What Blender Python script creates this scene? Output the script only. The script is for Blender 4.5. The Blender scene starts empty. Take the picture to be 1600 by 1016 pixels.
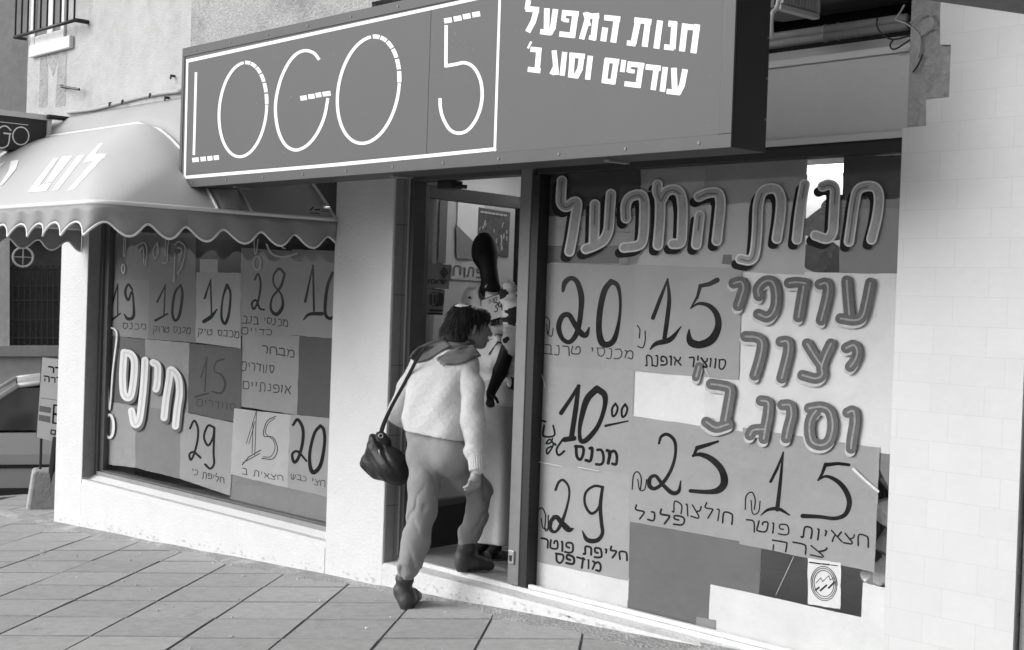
import bpy, bmesh, math, random
import numpy as np
from mathutils import Vector, Matrix
from mathutils.bvhtree import BVHTree
random.seed(7); np.random.seed(7)
scene = bpy.context.scene
COL = scene.collection
R_ = math.radians

# ------------------------------------------------------------------ camera
F = 2222.0; CAM = Vector((0, -4.9, 1.6))
_th = R_(42.2); _pit = R_(.9); _roll = .034
_f0 = Vector((-math.cos(_th), math.sin(_th), 0)); _r0 = Vector((math.sin(_th), math.cos(_th), 0)); _u0 = Vector((0, 0, 1))
FW = _f0*math.cos(_pit) - _u0*math.sin(_pit); _u1 = _u0*math.cos(_pit) + _f0*math.sin(_pit)
RT = _r0*math.cos(_roll) + _u1*math.sin(_roll); UP = _u1*math.cos(_roll) - _r0*math.sin(_roll)
cd = bpy.data.cameras.new('camera'); cam = bpy.data.objects.new('camera', cd); COL.objects.link(cam)
cam.matrix_world = Matrix(((RT.x, UP.x, -FW.x, CAM.x), (RT.y, UP.y, -FW.y, CAM.y), (RT.z, UP.z, -FW.z, CAM.z), (0, 0, 0, 1)))
cd.sensor_width = 36; cd.lens = 36*F/1600; cd.clip_end = 600; cd.clip_start = .05
scene.camera = cam

# ------------------------------------------------------------------ sky and sun (soft overcast light)
SUN_EL, SUN_AZ = R_(27), R_(212)       # azimuth clockwise from +Y
w = bpy.data.worlds.new('World'); scene.world = w; w.use_nodes = True
nt = w.node_tree; nt.nodes.clear()
sky = nt.nodes.new('ShaderNodeTexSky'); sky.sky_type = 'NISHITA'; sky.sun_disc = False
sky.sun_elevation = SUN_EL; sky.sun_rotation = SUN_AZ; sky.dust_density = 4; sky.air_density = 2
bw = nt.nodes.new('ShaderNodeRGBToBW'); bg = nt.nodes.new('ShaderNodeBackground'); wo = nt.nodes.new('ShaderNodeOutputWorld')
bg.inputs[1].default_value = .15
nt.links.new(sky.outputs[0], bw.inputs[0]); nt.links.new(bw.outputs[0], bg.inputs[0]); nt.links.new(bg.outputs[0], wo.inputs[0])
sl = bpy.data.lights.new('sun', 'SUN'); sl.energy = 1.8; sl.angle = R_(45); sl.color = (1, 1, 1)
so = bpy.data.objects.new('sun', sl); COL.objects.link(so)
sd = Vector((math.sin(SUN_AZ)*math.cos(SUN_EL), math.cos(SUN_AZ)*math.cos(SUN_EL), math.sin(SUN_EL)))
so.rotation_euler = sd.to_track_quat('Z', 'Y').to_euler(); so.location = (-6, -6, 9)
scene.view_settings.view_transform = 'Standard'; scene.view_settings.look = 'None'
scene.view_settings.exposure = 0.3; scene.view_settings.gamma = 1
try:
    scene.cycles.max_bounces = 8; scene.cycles.transparent_max_bounces = 12
except Exception: pass

# ------------------------------------------------------------------ helpers
def ray(x, y): return FW + RT*((x-800)/F) - UP*((y-508)/F)
def P(x, y, Y): d = ray(x, y); return CAM + d*((Y-CAM.y)/d.y)
def PX(x, y, X): d = ray(x, y); return CAM + d*((X-CAM.x)/d.x)
def PZ(x, y, Z): d = ray(x, y); return CAM + d*((Z-CAM.z)/d.z)
def PP(x, y, p0, n): d = ray(x, y); return CAM + d*((p0-CAM).dot(n)/d.dot(n))
def gz(X, Y=0): return -.046 + .053*(min(max(X, -16), 3)+6.48) - (.015*max(min(-Y, 4), 0))

MATS = {}
def mat(name, g, rough=.7, nscale=0, namp=0, bump=0, bscale=60, metal=0, spec=.4, emit=0, stain=None):
    """grey procedural material; namp: albedo mottling, bump: fine relief"""
    if name in MATS: return MATS[name]
    m = bpy.data.materials.new(name); m.use_nodes = True; MATS[name] = m
    t = m.node_tree; b = t.nodes['Principled BSDF']
    b.inputs['Base Color'].default_value = (g, g, g, 1); b.inputs['Roughness'].default_value = rough
    b.inputs['Metallic'].default_value = metal; b.inputs['Specular IOR Level'].default_value = spec
    tc = t.nodes.new('ShaderNodeTexCoord')
    last = None
    if namp:
        n = t.nodes.new('ShaderNodeTexNoise'); n.inputs['Scale'].default_value = nscale; n.inputs['Detail'].default_value = 8
        n.inputs['Roughness'].default_value = .78
        t.links.new(tc.outputs['Object'], n.inputs['Vector'])
        mr = t.nodes.new('ShaderNodeMapRange'); mr.inputs['From Min'].default_value = .25; mr.inputs['From Max'].default_value = .75
        mr.inputs['To Min'].default_value = g*(1-namp); mr.inputs['To Max'].default_value = g*(1+namp)
        t.links.new(n.outputs[0], mr.inputs['Value']); last = mr.outputs[0]
    if stain:
        sc, thr, amt = stain
        n2 = t.nodes.new('ShaderNodeTexNoise'); n2.inputs['Scale'].default_value = sc; n2.inputs['Detail'].default_value = 10; n2.inputs['Roughness'].default_value = .7
        t.links.new(tc.outputs['Object'], n2.inputs['Vector'])
        r2 = t.nodes.new('ShaderNodeMapRange'); r2.inputs['From Min'].default_value = thr; r2.inputs['From Max'].default_value = thr+.13
        r2.inputs['To Min'].default_value = 1; r2.inputs['To Max'].default_value = amt
        t.links.new(n2.outputs[0], r2.inputs['Value'])
        mu = t.nodes.new('ShaderNodeMath'); mu.operation = 'MULTIPLY'
        if last: t.links.new(last, mu.inputs[0])
        else: mu.inputs[0].default_value = g
        t.links.new(r2.outputs[0], mu.inputs[1]); last = mu.outputs[0]
    if last: t.links.new(last, b.inputs['Base Color'])
    if bump:
        n3 = t.nodes.new('ShaderNodeTexNoise'); n3.inputs['Scale'].default_value = bscale; n3.inputs['Detail'].default_value = 6
        t.links.new(tc.outputs['Object'], n3.inputs['Vector'])
        bp = t.nodes.new('ShaderNodeBump'); bp.inputs['Strength'].default_value = min(bump, 1); bp.inputs['Distance'].default_value = .02*max(1, bump)
        t.links.new(n3.outputs[0], bp.inputs['Height']); t.links.new(bp.outputs[0], b.inputs['Normal'])
    if emit:
        b.inputs['Emission Color'].default_value = (1, 1, 1, 1); b.inputs['Emission Strength'].default_value = emit
    return m
def glass_mat(name, tint=.96, refl=1.0):
    if name in MATS: return MATS[name]
    m = bpy.data.materials.new(name); m.use_nodes = True; MATS[name] = m
    t = m.node_tree; t.nodes.clear()
    o = t.nodes.new('ShaderNodeOutputMaterial'); mx = t.nodes.new('ShaderNodeMixShader'); tr = t.nodes.new('ShaderNodeBsdfTransparent')
    gl = t.nodes.new('ShaderNodeBsdfGlossy'); fr = t.nodes.new('ShaderNodeMapRange'); lw = t.nodes.new('ShaderNodeLayerWeight'); lw.inputs[0].default_value = .5
    pw = t.nodes.new('ShaderNodeMath'); pw.operation = 'POWER'; pw.inputs[1].default_value = 5; t.links.new(lw.outputs['Facing'], pw.inputs[0])
    fr.inputs['To Min'].default_value = .014; fr.inputs['To Max'].default_value = .8; t.links.new(pw.outputs[0], fr.inputs['Value'])
    gl.inputs['Roughness'].default_value = .015; tr.inputs[0].default_value = (tint, tint, tint, 1)
    nz = t.nodes.new('ShaderNodeTexNoise'); nz.inputs['Scale'].default_value = 2.2; bp = t.nodes.new('ShaderNodeBump'); bp.inputs['Strength'].default_value = .06
    tc = t.nodes.new('ShaderNodeTexCoord'); t.links.new(tc.outputs['Object'], nz.inputs['Vector'])
    t.links.new(nz.outputs[0], bp.inputs['Height']); t.links.new(bp.outputs[0], gl.inputs['Normal'])
    mu = t.nodes.new('ShaderNodeMath'); mu.operation = 'MULTIPLY'; mu.inputs[1].default_value = refl
    t.links.new(fr.outputs[0], mu.inputs[0]); t.links.new(mu.outputs[0], mx.inputs[0])
    t.links.new(tr.outputs[0], mx.inputs[1]); t.links.new(gl.outputs[0], mx.inputs[2]); t.links.new(mx.outputs[0], o.inputs[0])
    return m

ORG = {}
def tag(o, label=None, cat=None, group=None, kind=None):
    if label: o['label'] = label
    if cat: o['category'] = cat
    if group: o['group'] = group
    if kind: o['kind'] = kind
    return o
def empty(name, loc, label=None, cat=None, group=None):
    o = bpy.data.objects.new(name, None); o.empty_display_size = .1; COL.objects.link(o); o.location = loc
    ORG[o.name] = Vector(loc)
    return tag(o, label, cat, group)
def link_mesh(name, me, m, parent=None):
    o = bpy.data.objects.new(name, me); COL.objects.link(o)
    if m: me.materials.append(m)
    if parent:
        o.parent = parent; ORG[o.name] = ORG[parent.name]
    else: ORG[o.name] = Vector((0, 0, 0))
    return o

class MB:
    def __init__(s): s.v = []; s.f = []
    def add(s, vs, fs):
        n = len(s.v); s.v += [tuple(v) for v in vs]; s.f += [tuple(i+n for i in f) for f in fs]; return s
    def box(s, x0, x1, y0, y1, z0, z1):
        return s.add([(x0,y0,z0),(x1,y0,z0),(x1,y1,z0),(x0,y1,z0),(x0,y0,z1),(x1,y0,z1),(x1,y1,z1),(x0,y1,z1)],
                     [(0,3,2,1),(4,5,6,7),(0,1,5,4),(1,2,6,5),(2,3,7,6),(3,0,4,7)])
    def prism(s, pts, off):
        """polygon (3-D points) given thickness along off"""
        n = len(pts); off = Vector(off); a = [Vector(p) for p in pts]; b = [p+off for p in a]
        return s.add(a+b, [tuple(range(n)), tuple(range(2*n-1, n-1, -1))] + [((i+1) % n, i, n+i, n+(i+1) % n) for i in range(n)])
    def tube(s, pts, r, k=8, cap=True):
        pts = [Vector(p) for p in pts]; rs = r if isinstance(r, (list, tuple)) else [r]*len(pts)
        n0 = len(s.v); prev = None; vs = []
        for i, p in enumerate(pts):
            d = (pts[min(i+1, len(pts)-1)] - pts[max(i-1, 0)]).normalized()
            if prev is None:
                a = d.orthogonal().normalized()
            else:
                a = (prev - d*prev.dot(d)).normalized()
            prev = a; b = d.cross(a)
            for j in range(k):
                t = 2*math.pi*j/k; vs.append(p + (a*math.cos(t)+b*math.sin(t))*rs[i])
        fs = []
        for i in range(len(pts)-1):
            for j in range(k):
                fs.append((i*k+j, i*k+(j+1) % k, (i+1)*k+(j+1) % k, (i+1)*k+j))
        if cap:
            fs.append(tuple(reversed(range(k)))); fs.append(tuple((len(pts)-1)*k+j for j in range(k)))
        return s.add(vs, fs)
    def grid(s, rows, closed=False):
        n = len(rows); m = len(rows[0]); vs = [p for r in rows for p in r]
        fs = [(i*m+j, i*m+j+1, (i+1)*m+j+1, (i+1)*m+j) for i in range(n-1) for j in range(m-1)]
        return s.add(vs, fs)
    def bvh(s): return BVHTree.FromPolygons([Vector(v) for v in s.v], s.f)
    def build(s, name, m, parent=None, bevel=0, smooth=False, solid=0, subs=0):
        me = bpy.data.meshes.new(name); o0 = ORG[parent.name] if parent else Vector((0, 0, 0))
        me.from_pydata([(v[0]-o0.x, v[1]-o0.y, v[2]-o0.z) for v in s.v], [], s.f); me.update()
        o = link_mesh(name, me, m, parent)
        if smooth: me.polygons.foreach_set('use_smooth', [True]*len(me.polygons))
        if solid:
            md = o.modifiers.new('solid', 'SOLIDIFY'); md.thickness = solid; md.offset = 0
        if bevel:
            md = o.modifiers.new('bevel', 'BEVEL'); md.width = bevel; md.segments = 2; md.limit_method = 'ANGLE'
        if subs:
            md = o.modifiers.new('sub', 'SUBSURF'); md.levels = subs; md.render_levels = subs
        return o

def spline(pts, closed=False, per=7):
    """Catmull-Rom through the points (any dimension)"""
    p = [np.array(q, float) for q in pts]; out = []
    n = len(p)
    if n < 3 and not closed: return [p[0]+(p[-1]-p[0])*t/per for t in range(per+1)]
    segs = n if closed else n-1
    for i in range(segs):
        p0 = p[(i-1) % n] if closed or i > 0 else 2*p[0]-p[1]
        p1 = p[i % n]; p2 = p[(i+1) % n]
        p3 = p[(i+2) % n] if closed or i+2 < n else 2*p[-1]-p[-2]
        for t in range(per):
            u = t/per
            out.append(.5*((2*p1)+(-p0+p2)*u+(2*p0-5*p1+4*p2-p3)*u*u+(-p0+3*p1-3*p2+p3)*u**3))
    out.append(p[0] if closed else p[-1])
    return out

class Paint:
    """brush strokes given in picture units (scale, offset) laid on a real surface by fn(px, py, lift)"""
    def __init__(s, fn, scale=1, off=(0, 0), lift=0):
        s.m = MB(); s.fn = fn; s.sc = scale; s.off = off; s.lift = lift; s.k = 0; s.wk = 1
    def at(s, scale, off): s.sc = scale; s.off = off; return s
    def px(s, q): return np.array([q[0]/s.sc+s.off[0], q[1]/s.sc+s.off[1]])
    def stroke(s, pts, w, smooth=True, closed=False, d=(0, 0), cap=True, per=7, taper=None):
        """w: width in picture px (number or list); d: shift in px"""
        q = [s.px(p)+np.array(d) for p in pts]
        ws = [x*s.wk for x in (w if isinstance(w, (list, tuple)) else [w]*len(q))]
        if smooth and len(q) > 2:
            full = spline([np.append(a, b) for a, b in zip(q, ws)], closed, per)
            q = [a[:2] for a in full]; ws = [max(a[2], .3) for a in full]
            s._ribbon(q, ws, cap and not closed)
        else:
            if closed: q.append(q[0]); ws.append(ws[0])
            for i in range(len(q)-1): s._ribbon([q[i], q[i+1]], [ws[i], ws[i+1]], cap)
        return s
    def butt(s, pts, w):
        q = [s.px(p) for p in pts]
        for i in range(len(q)-1): s._ribbon([q[i], q[i+1]], [w, w], False)
        return s
    def poly(s, pts, d=(0, 0)):
        s.k += 1; l = s.lift + (s.k % 8)*.00006
        v = [s.fn(*(s.px(p)+np.array(d)), l) for p in pts]
        s.m.add(v, [tuple(range(len(v)))]); return s
    def _ribbon(s, q, ws, cap):
        s.k += 1; kk = (s.k % 6)*.00007; n = len(q); vs = []; fs = []
        for i in range(n):
            t = q[min(i+1, n-1)]-q[max(i-1, 0)]; L = np.hypot(*t)
            t = t/L if L > 1e-6 else np.array([1., 0]); nn = np.array([-t[1], t[0]])*ws[i]/2
            l = s.lift + kk + i*.00001
            vs += [s.fn(*(q[i]+nn), l), s.fn(*(q[i]-nn), l)]
        fs = [(2*i, 2*i+1, 2*i+3, 2*i+2) for i in range(n-1)]
        if cap:
            for e, sg in ((0, -1), (n-1, 1)):
                t = q[min(e+1, n-1)]-q[max(e-1, 0)]; L = np.hypot(*t)
                if L < 1e-6: continue
                a0 = math.atan2(t[1], t[0]); l = s.lift + kk + e*.00001
                arc = [s.fn(*(q[e]+np.array([math.cos(a0+sg*0+a), math.sin(a0+a)])*ws[e]/2), l)
                       for a in ([math.pi/2+math.pi*j/8 for j in range(9)] if e == 0 else [-math.pi/2+math.pi*j/8 for j in range(9)])]
                b = len(vs); vs += arc; fs.append(tuple(range(b, b+9)))
        s.m.add(vs, fs)
    def build(s, name, m, parent=None): return s.m.build(name, m, parent)

HEB = {
 'א': ([[(0,0),(1,1)], [(.9,0),(.75,.3),(.6,.5)], [(.3,.4),(.15,.7),(.1,1)]], 1), 'ב': ([[(.1,0),(.75,0),(.85,.4),(.85,.95)], [(0,1),(1.05,1)]], 1),
 'ג': ([[(.3,0),(.6,.05),(.6,.7),(.75,1)], [(.6,.7),(.1,1)]], .7), 'ד': ([[(0,0),(1,.02)], [(.8,0),(.78,1)]], .9),
 'ה': ([[(0,0),(.8,.02),(.9,.3),(.9,1)], [(.12,.45),(.1,1)]], 1), 'ו': ([[(.3,0),(.55,.06),(.55,1)]], .45),
 'ח': ([[(.02,1),(.05,.05),(.8,0),(.95,.3),(.97,1)]], 1), 'ט': ([[(.1,0),(0,.6),(.1,1),(.85,1),(1,.5),(.9,.05),(.55,.1),(.5,.35)]], 1),
 'י': ([[(.3,0),(.55,.06),(.5,.42)]], .45), 'כ': ([[(.05,0),(.6,0),(.9,.3),(.9,.75),(.6,1),(0,1)]], .9),
 'ל': ([[(.15,-.5),(.1,0),(.85,.05),(.85,.3),(.45,1)]], .9), 'מ': ([[(.1,1),(.22,.15),(0,0)], [(.22,.25),(.6,0),(.93,.25),(.95,1),(.5,1)]], 1.05),
 'ם': ([[(.05,0),(.9,.02),(.92,1),(.08,1),(.08,0)]], 1), 'נ': ([[(.35,0),(.7,.05),(.72,1),(.05,1)]], .75),
 'ס': ([[(0,0),(.85,.02),(.95,.5),(.6,1),(.2,.8),(.12,.05)]], 1), 'ע': ([[(.1,0),(.35,.75)], [(.92,0),(.75,.6),(0,1.1)]], .95),
 'פ': ([[(.45,.5),(.1,.42),(.1,.02),(.7,0),(.92,.3),(.9,.8),(.6,1),(0,1)]], 1), 'צ': ([[(0,0),(.85,.95),(0,1)], [(.95,0),(.85,.3),(.5,.5)]], 1),
 'ק': ([[(0,0),(.9,.02),(.85,.4),(.55,.85)], [(.15,.4),(.13,1.4)]], 1), 'ר': ([[(0,0),(.7,.02),(.9,.25),(.9,1)]], .85),
 'ש': ([[(0,0),(.12,.85),(.4,1),(.75,.7),(1,0)], [(.5,0),(.42,.95)]], 1.1), 'ת': ([[(0,1),(.2,.95),(.22,0),(.75,0),(.92,.3),(.92,1)]], 1.05),
 'ן': ([[(.3,0),(.55,.06),(.5,1.4)]], .5), 'ז': ([[(.1,0),(.8,.03)], [(.5,0),(.45,1)]], .6), "'": ([[(.5,-.2),(.3,.15)]], .35), ' ': ([], .7),
}
def write(pt, text, right, left, h, w):
    """hand lettering from right to left between two picture points (top line), h, w in px"""
    tot = sum(HEB[c][1] for c in text) + .28*(len(text)-1)
    rx, ry = right; lx, ly = left; ux, uy = (lx-rx)/tot, (ly-ry)/tot
    pos = 0; old = (pt.sc, pt.off); pt.at(1, (0, 0))
    for c in text:
        gl, wd = HEB[c]; sl_ = random.uniform(-.08, .12); dy_ = random.uniform(-.06, .06)*h; sc_ = random.uniform(.88, 1.12)
        for s_ in gl:
            q = []
            for (gx, gy) in s_:
                u = pos + wd*(1-gx)
                q.append((rx+ux*u - (.034+sl_)*gy*h + random.uniform(-.55, .55)*h/14, ry+uy*u + dy_ + gy*h*sc_ + random.uniform(-.6, .6)*h/14))
            pt.stroke(q, w*random.uniform(.85, 1.15), smooth=len(q) > 2, per=4)
        pos += wd + .28
    pt.at(*old)

# ---- signed-distance bodies meshed by surface nets
class SDF:
    def __init__(s, lo, hi, h):
        s.lo = np.array(lo, float); s.h = h; n = np.ceil((np.array(hi)-s.lo)/h).astype(int)+1; s.n = n
        s.d = np.full(n, .3, np.float32)
    def _block(s, lo, hi):
        a = np.clip(np.floor((np.array(lo)-s.lo)/s.h).astype(int), 0, s.n-1); b = np.clip(np.ceil((np.array(hi)-s.lo)/s.h).astype(int)+1, 1, s.n)
        g = np.meshgrid(*[s.lo[i]+s.h*np.arange(a[i], b[i]) for i in range(3)], indexing='ij')
        return tuple(slice(a[i], b[i]) for i in range(3)), g
    def cone(s, a, b, r1, r2=None, k=.03, op='add', sc=None):
        r2 = r1 if r2 is None else r2
        a = np.array(a, float); b = np.array(b, float); m = max(r1, r2)+.12
        sl_, g = s._block(np.minimum(a, b)-m, np.maximum(a, b)+m)
        if g[0].size == 0: return s
        ba = b-a; L = max(ba@ba, 1e-9)
        px, py, pz = g[0]-a[0], g[1]-a[1], g[2]-a[2]
        t = np.clip((px*ba[0]+py*ba[1]+pz*ba[2])/L, 0, 1)
        d = np.sqrt((px-t*ba[0])**2+(py-t*ba[1])**2+(pz-t*ba[2])**2) - (r1+(r2-r1)*t)
        return s._mix(sl_, d, k, op)
    def ball(s, c, r, k=.03, axes=None, op='add'):
        """ellipsoid: r = 3 radii, axes = 3 unit vectors"""
        c = np.array(c, float); r = np.array(r if hasattr(r, '__len__') else [r]*3, float); m = r.max()+.12
        sl_, g = s._block(c-m, c+m)
        q = [g[i]-c[i] for i in range(3)]
        if axes is not None: q = [q[0]*x[0]+q[1]*x[1]+q[2]*x[2] for x in axes]
        k0 = np.sqrt(sum((q[i]/r[i])**2 for i in range(3))); k1 = np.sqrt(sum((q[i]/r[i]**2)**2 for i in range(3)))+1e-9
        return s._mix(sl_, k0*(k0-1)/k1, k, op)
    def _mix(s, sl_, d, k, op):
        o = s.d[sl_]
        if op == 'add':
            h = np.maximum(k-np.abs(o-d), 0)/k; s.d[sl_] = np.minimum(o, d)-h*h*k/4
        else:
            h = np.maximum(k-np.abs(o+d), 0)/k; s.d[sl_] = np.maximum(o, -d)+h*h*k/4
        return s
    def chain(s, pts, rs, k=.03):
        for i in range(len(pts)-1): s.cone(pts[i], pts[i+1], rs[i], rs[i+1], k)
        return s
    def cut(s, p, n):
        """remove the side n points to"""
        g = np.meshgrid(*[s.lo[i]+s.h*np.arange(s.n[i]) for i in range(3)], indexing='ij')
        n = np.array(n, float); n /= np.linalg.norm(n)
        s.d = np.maximum(s.d, ((g[0]-p[0])*n[0]+(g[1]-p[1])*n[1]+(g[2]-p[2])*n[2]).astype(np.float32)); return s
    def warp(s, fn):
        g = np.meshgrid(*[s.lo[i]+s.h*np.arange(s.n[i]) for i in range(3)], indexing='ij')
        s.d = s.d + fn(*g).astype(np.float32); return s
    def mesh(s):
        d = s.d.copy(); d[0] = d[-1] = .1; d[:, 0] = d[:, -1] = .1; d[:, :, 0] = d[:, :, -1] = .1
        ins = d < 0; c = [ins[i:ins.shape[0]-1+i, j:ins.shape[1]-1+j, k:ins.shape[2]-1+k] for i in (0, 1) for j in (0, 1) for k in (0, 1)]
        cnt = sum(x.astype(np.int8) for x in c); act = (cnt > 0) & (cnt < 8)
        idx = np.full(act.shape, -1, np.int64); cells = np.argwhere(act); idx[act] = np.arange(len(cells))
        acc = np.zeros((len(cells), 3)); num = np.zeros(len(cells))
        cr = [(i, j, k) for i in (0, 1) for j in (0, 1) for k in (0, 1)]
        for a in cr:
            for ax in range(3):
                if a[ax]: continue
                b = list(a); b[ax] = 1
                va = d[cells[:, 0]+a[0], cells[:, 1]+a[1], cells[:, 2]+a[2]]; vb = d[cells[:, 0]+b[0], cells[:, 1]+b[1], cells[:, 2]+b[2]]
                x = (va < 0) != (vb < 0); t = np.where(x, va/np.where(va == vb, 1, va-vb), 0)
                p = np.tile(np.array(a, float), (len(cells), 1)); p[:, ax] += t
                acc[x] += p[x]; num[x] += 1
        v = s.lo + s.h*(cells + acc/num[:, None])
        faces = []
        for ax in range(3):
            u, w_ = [(1, 2), (2, 0), (0, 1)][ax]
            sa = [slice(None)]*3; sb = [slice(None)]*3; sa[ax] = slice(0, -1); sb[ax] = slice(1, None)
            A, B = ins[tuple(sa)], ins[tuple(sb)]; e = np.argwhere(A != B)
            e = e[(e[:, u] > 0) & (e[:, w_] > 0) & (e[:, u] < d.shape[u]-1) & (e[:, w_] < d.shape[w_]-1)]
            def ci(du, dw):
                q = e.copy(); q[:, u] -= du; q[:, w_] -= dw; return idx[q[:, 0], q[:, 1], q[:, 2]]
            q4 = np.stack([ci(1, 1), ci(0, 1), ci(0, 0), ci(1, 0)], 1)
            fl = B[e[:, 0], e[:, 1], e[:, 2]]; q4[fl] = q4[fl][:, ::-1]; faces.append(q4)
        m = MB(); m.v = [tuple(x) for x in v]; m.f = [tuple(int(i) for i in f) for f in np.concatenate(faces)]
        return m

# ------------------------------------------------------------------ materials
M_white = mat('white_plaster', .6, .75, 3.5, .06, .3, 55, stain=(2.6, .6, .86))
M_wallup = mat('stucco_light', .50, .95, 3.2, .2, .6, 130, stain=(1.3, .55, .75))
M_rough = mat('stucco_rough', .42, 1, 45, .35, .8, 85, stain=(1.6, .5, .62))
M_side = mat('stucco_side', .5, 1, 3, .2, .8, 60)
M_reveal = mat('grey_tile', .26, .5, 5, .1, .1, 30)
M_frame = mat('dark_metal', .08, .45, 12, .15, .05, 90)
M_frame2 = mat('grey_metal', .19, .4, 9, .15, .05, 90)
M_black = mat('black_metal', .02, .45)
M_signface = mat('sign_face', .088, .6, 2.2, .05, .03, 200)
M_signrim = mat('sign_rim', .065, .5, 5, .15)
M_signside = mat('sign_side', .02, .5, 4, .2)
M_signwhite = mat('sign_white', .82, .5)
M_sill = mat('sill_grey', .24, .6, 6, .2, .1, 50)
M_concrete = mat('concrete', .3, .9, 14, .3, .8, 40, stain=(6, .58, .7))
M_panel = mat('fascia_grey', .43, .6, 8, .06, .1, 80)
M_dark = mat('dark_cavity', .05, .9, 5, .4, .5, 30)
M_pipe = mat('pipe_grey', .5, .45, 12, .15)
M_wire = mat('wire_grey', .32, .6); M_wireb = mat('wire_black', .02, .5)
M_inwall = mat('inner_wall', .48, .85, 2, .06)
M_infloor = mat('inner_floor', .3, .4, 12, .2)
M_glass = glass_mat('window_glass'); M_glassd = glass_mat('door_glass', .9)
M_ink = mat('ink_dark', .010, .7, 30, .25, spec=.08); M_ink2 = mat('ink_grey', .04, .7, 30, .25, spec=.08)

def band_tile():
    m = mat('white_tile', .56, .35, 4, .05, .06, 20, stain=(2.5, .66, .9)); t = m.node_tree; b = t.nodes['Principled BSDF']
    old = b.inputs['Base Color'].links[0].from_socket
    tc = t.nodes.new('ShaderNodeTexCoord'); mp = t.nodes.new('ShaderNodeMapping'); mp.inputs['Rotation'].default_value = (R_(90), 0, 0)
    br = t.nodes.new('ShaderNodeTexBrick'); br.inputs['Scale'].default_value = 1; br.offset = .35
    br.inputs['Color1'].default_value = (1, 1, 1, 1); br.inputs['Color2'].default_value = (.96, .96, .96, 1); br.inputs['Mortar'].default_value = (.87, .87, .87, 1)
    br.inputs['Mortar Size'].default_value = .0015; br.inputs['Brick Width'].default_value = .225; br.inputs['Row Height'].default_value = .112
    t.links.new(tc.outputs['Object'], mp.inputs[0]); t.links.new(mp.outputs[0], br.inputs[0])
    mu = t.nodes.new('ShaderNodeMix'); mu.data_type = 'RGBA'; mu.blend_type = 'MULTIPLY'; mu.inputs[0].default_value = 1
    t.links.new(old, mu.inputs[6]); t.links.new(br.outputs[0], mu.inputs[7]); t.links.new(mu.outputs[2], b.inputs['Base Color'])
    return m
M_tile = band_tile()

# ------------------------------------------------------------------ ground
def ground_sheet(name, xs, ys, dz, m):
    g = MB(); g.grid([[(x, y, gz(x, y)+dz-(.18 if x < -13 else 0)) for x in xs] for y in ys]); o = g.build(name, m); o['kind'] = 'structure'; return o
M_road = mat('asphalt', .07, .95, 20, .3, .8, 90)
ground_sheet('road', [-160, -60, -30]+[-16+i*.8 for i in range(25)]+[40, 160], [-160, -40, -12, -6, -4, -2, 0, 2, 4, 8, 20, 80, 160], -.1, M_road)
M_mortar = mat('slab_joint', .12, .95, 30, .4)
ground_sheet('slab_bed', [-12.95+i*.6 for i in range(27)], [-7, -5, -4, -3, -2, -1, 0, .3, 2, 7], -.007, M_mortar)
M_slab = mat('concrete_slab', .37, .9, 16, .22, .3, 150, stain=(7, .58, .78))
def slabs():
    t = M_slab.node_tree; b = t.nodes['Principled BSDF']; old = b.inputs['Base Color'].links[0].from_socket
    gi = t.nodes.new('ShaderNodeNewGeometry'); mr = t.nodes.new('ShaderNodeMapRange'); mr.inputs['To Min'].default_value = .9; mr.inputs['To Max'].default_value = 1.08
    mu = t.nodes.new('ShaderNodeMath'); mu.operation = 'MULTIPLY'
    t.links.new(gi.outputs['Random Per Island'], mr.inputs[0]); t.links.new(old, mu.inputs[0]); t.links.new(mr.outputs[0], mu.inputs[1]); t.links.new(mu.outputs[0], b.inputs['Base Color'])
    d = np.array([math.cos(R_(132.5)), math.sin(R_(132.5))]); n = np.array([math.cos(R_(42.5)), math.sin(R_(42.5))])
    g = MB(); S = .468
    for i in range(-26, 26):
        n0 = -5.897+i*.47; jit = random.uniform(-.035, .035)
        for j in range(-40, 40):
            d0 = 3.44+j*.468+jit
            c = d*(d0+S/2)+n*(n0+S/2)
            if not ((-13.0 < c[0] < 2.2 and -6.5 < c[1] < .25) or (-13.0 < c[0] < -10.75 and c[1] < 6)): continue
            gap = random.uniform(.003, .006); gap2 = random.uniform(.005, .009); dz = random.uniform(-.003, .002); e = .007
            top = []; low = []
            for (a, b2, sa, sb) in ((0, 0, 1, 1), (1, 0, -1, 1), (1, 1, -1, -1), (0, 1, 1, -1)):
                for ee, lst, zz in ((0, low, -.006), (e, top, 0)):
                    q = d*(d0+a*.468+sa*(gap2+ee))+n*(n0+b2*.47+sb*(gap+ee*.45)); lst.append((q[0], q[1], gz(q[0], q[1])+dz+zz+random.uniform(-.0012, .0012)*(ee > 0)))
            g.add(low+top, [(4, 5, 6, 7)]+[(k, (k+1) % 4, 4+(k+1) % 4, 4+k) for k in range(4)])
    o = g.build('pavement', M_slab); o['kind'] = 'structure'
    o.data.materials.append(mat('slab_edge_dirt', .23, .95, 30, .4))
    o.data.polygons.foreach_set('material_index', [0 if i % 5 == 0 else 1 for i in range(len(o.data.polygons))])
slabs()
def cement_edge():
    g = MB(); rows = [[], [], []]
    x = -12.2
    while x < 1.0:
        wv = .10+.05*math.sin(x*2.3)+.04*math.sin(x*7.1+1)+random.uniform(-.02, .02)
        rows[0].append((x, .05, gz(x)+.022)); rows[1].append((x, -wv*.6, gz(x)+.007)); rows[2].append((x, -wv, gz(x, -wv)-.004)); x += .06
    g.grid(rows); o = g.build('cement_strip', mat('cement_edge', .3, .95, 8, .25, .9, 60, stain=(5, .5, 1.5)), smooth=True); o['kind'] = 'structure'
cement_edge()
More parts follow.
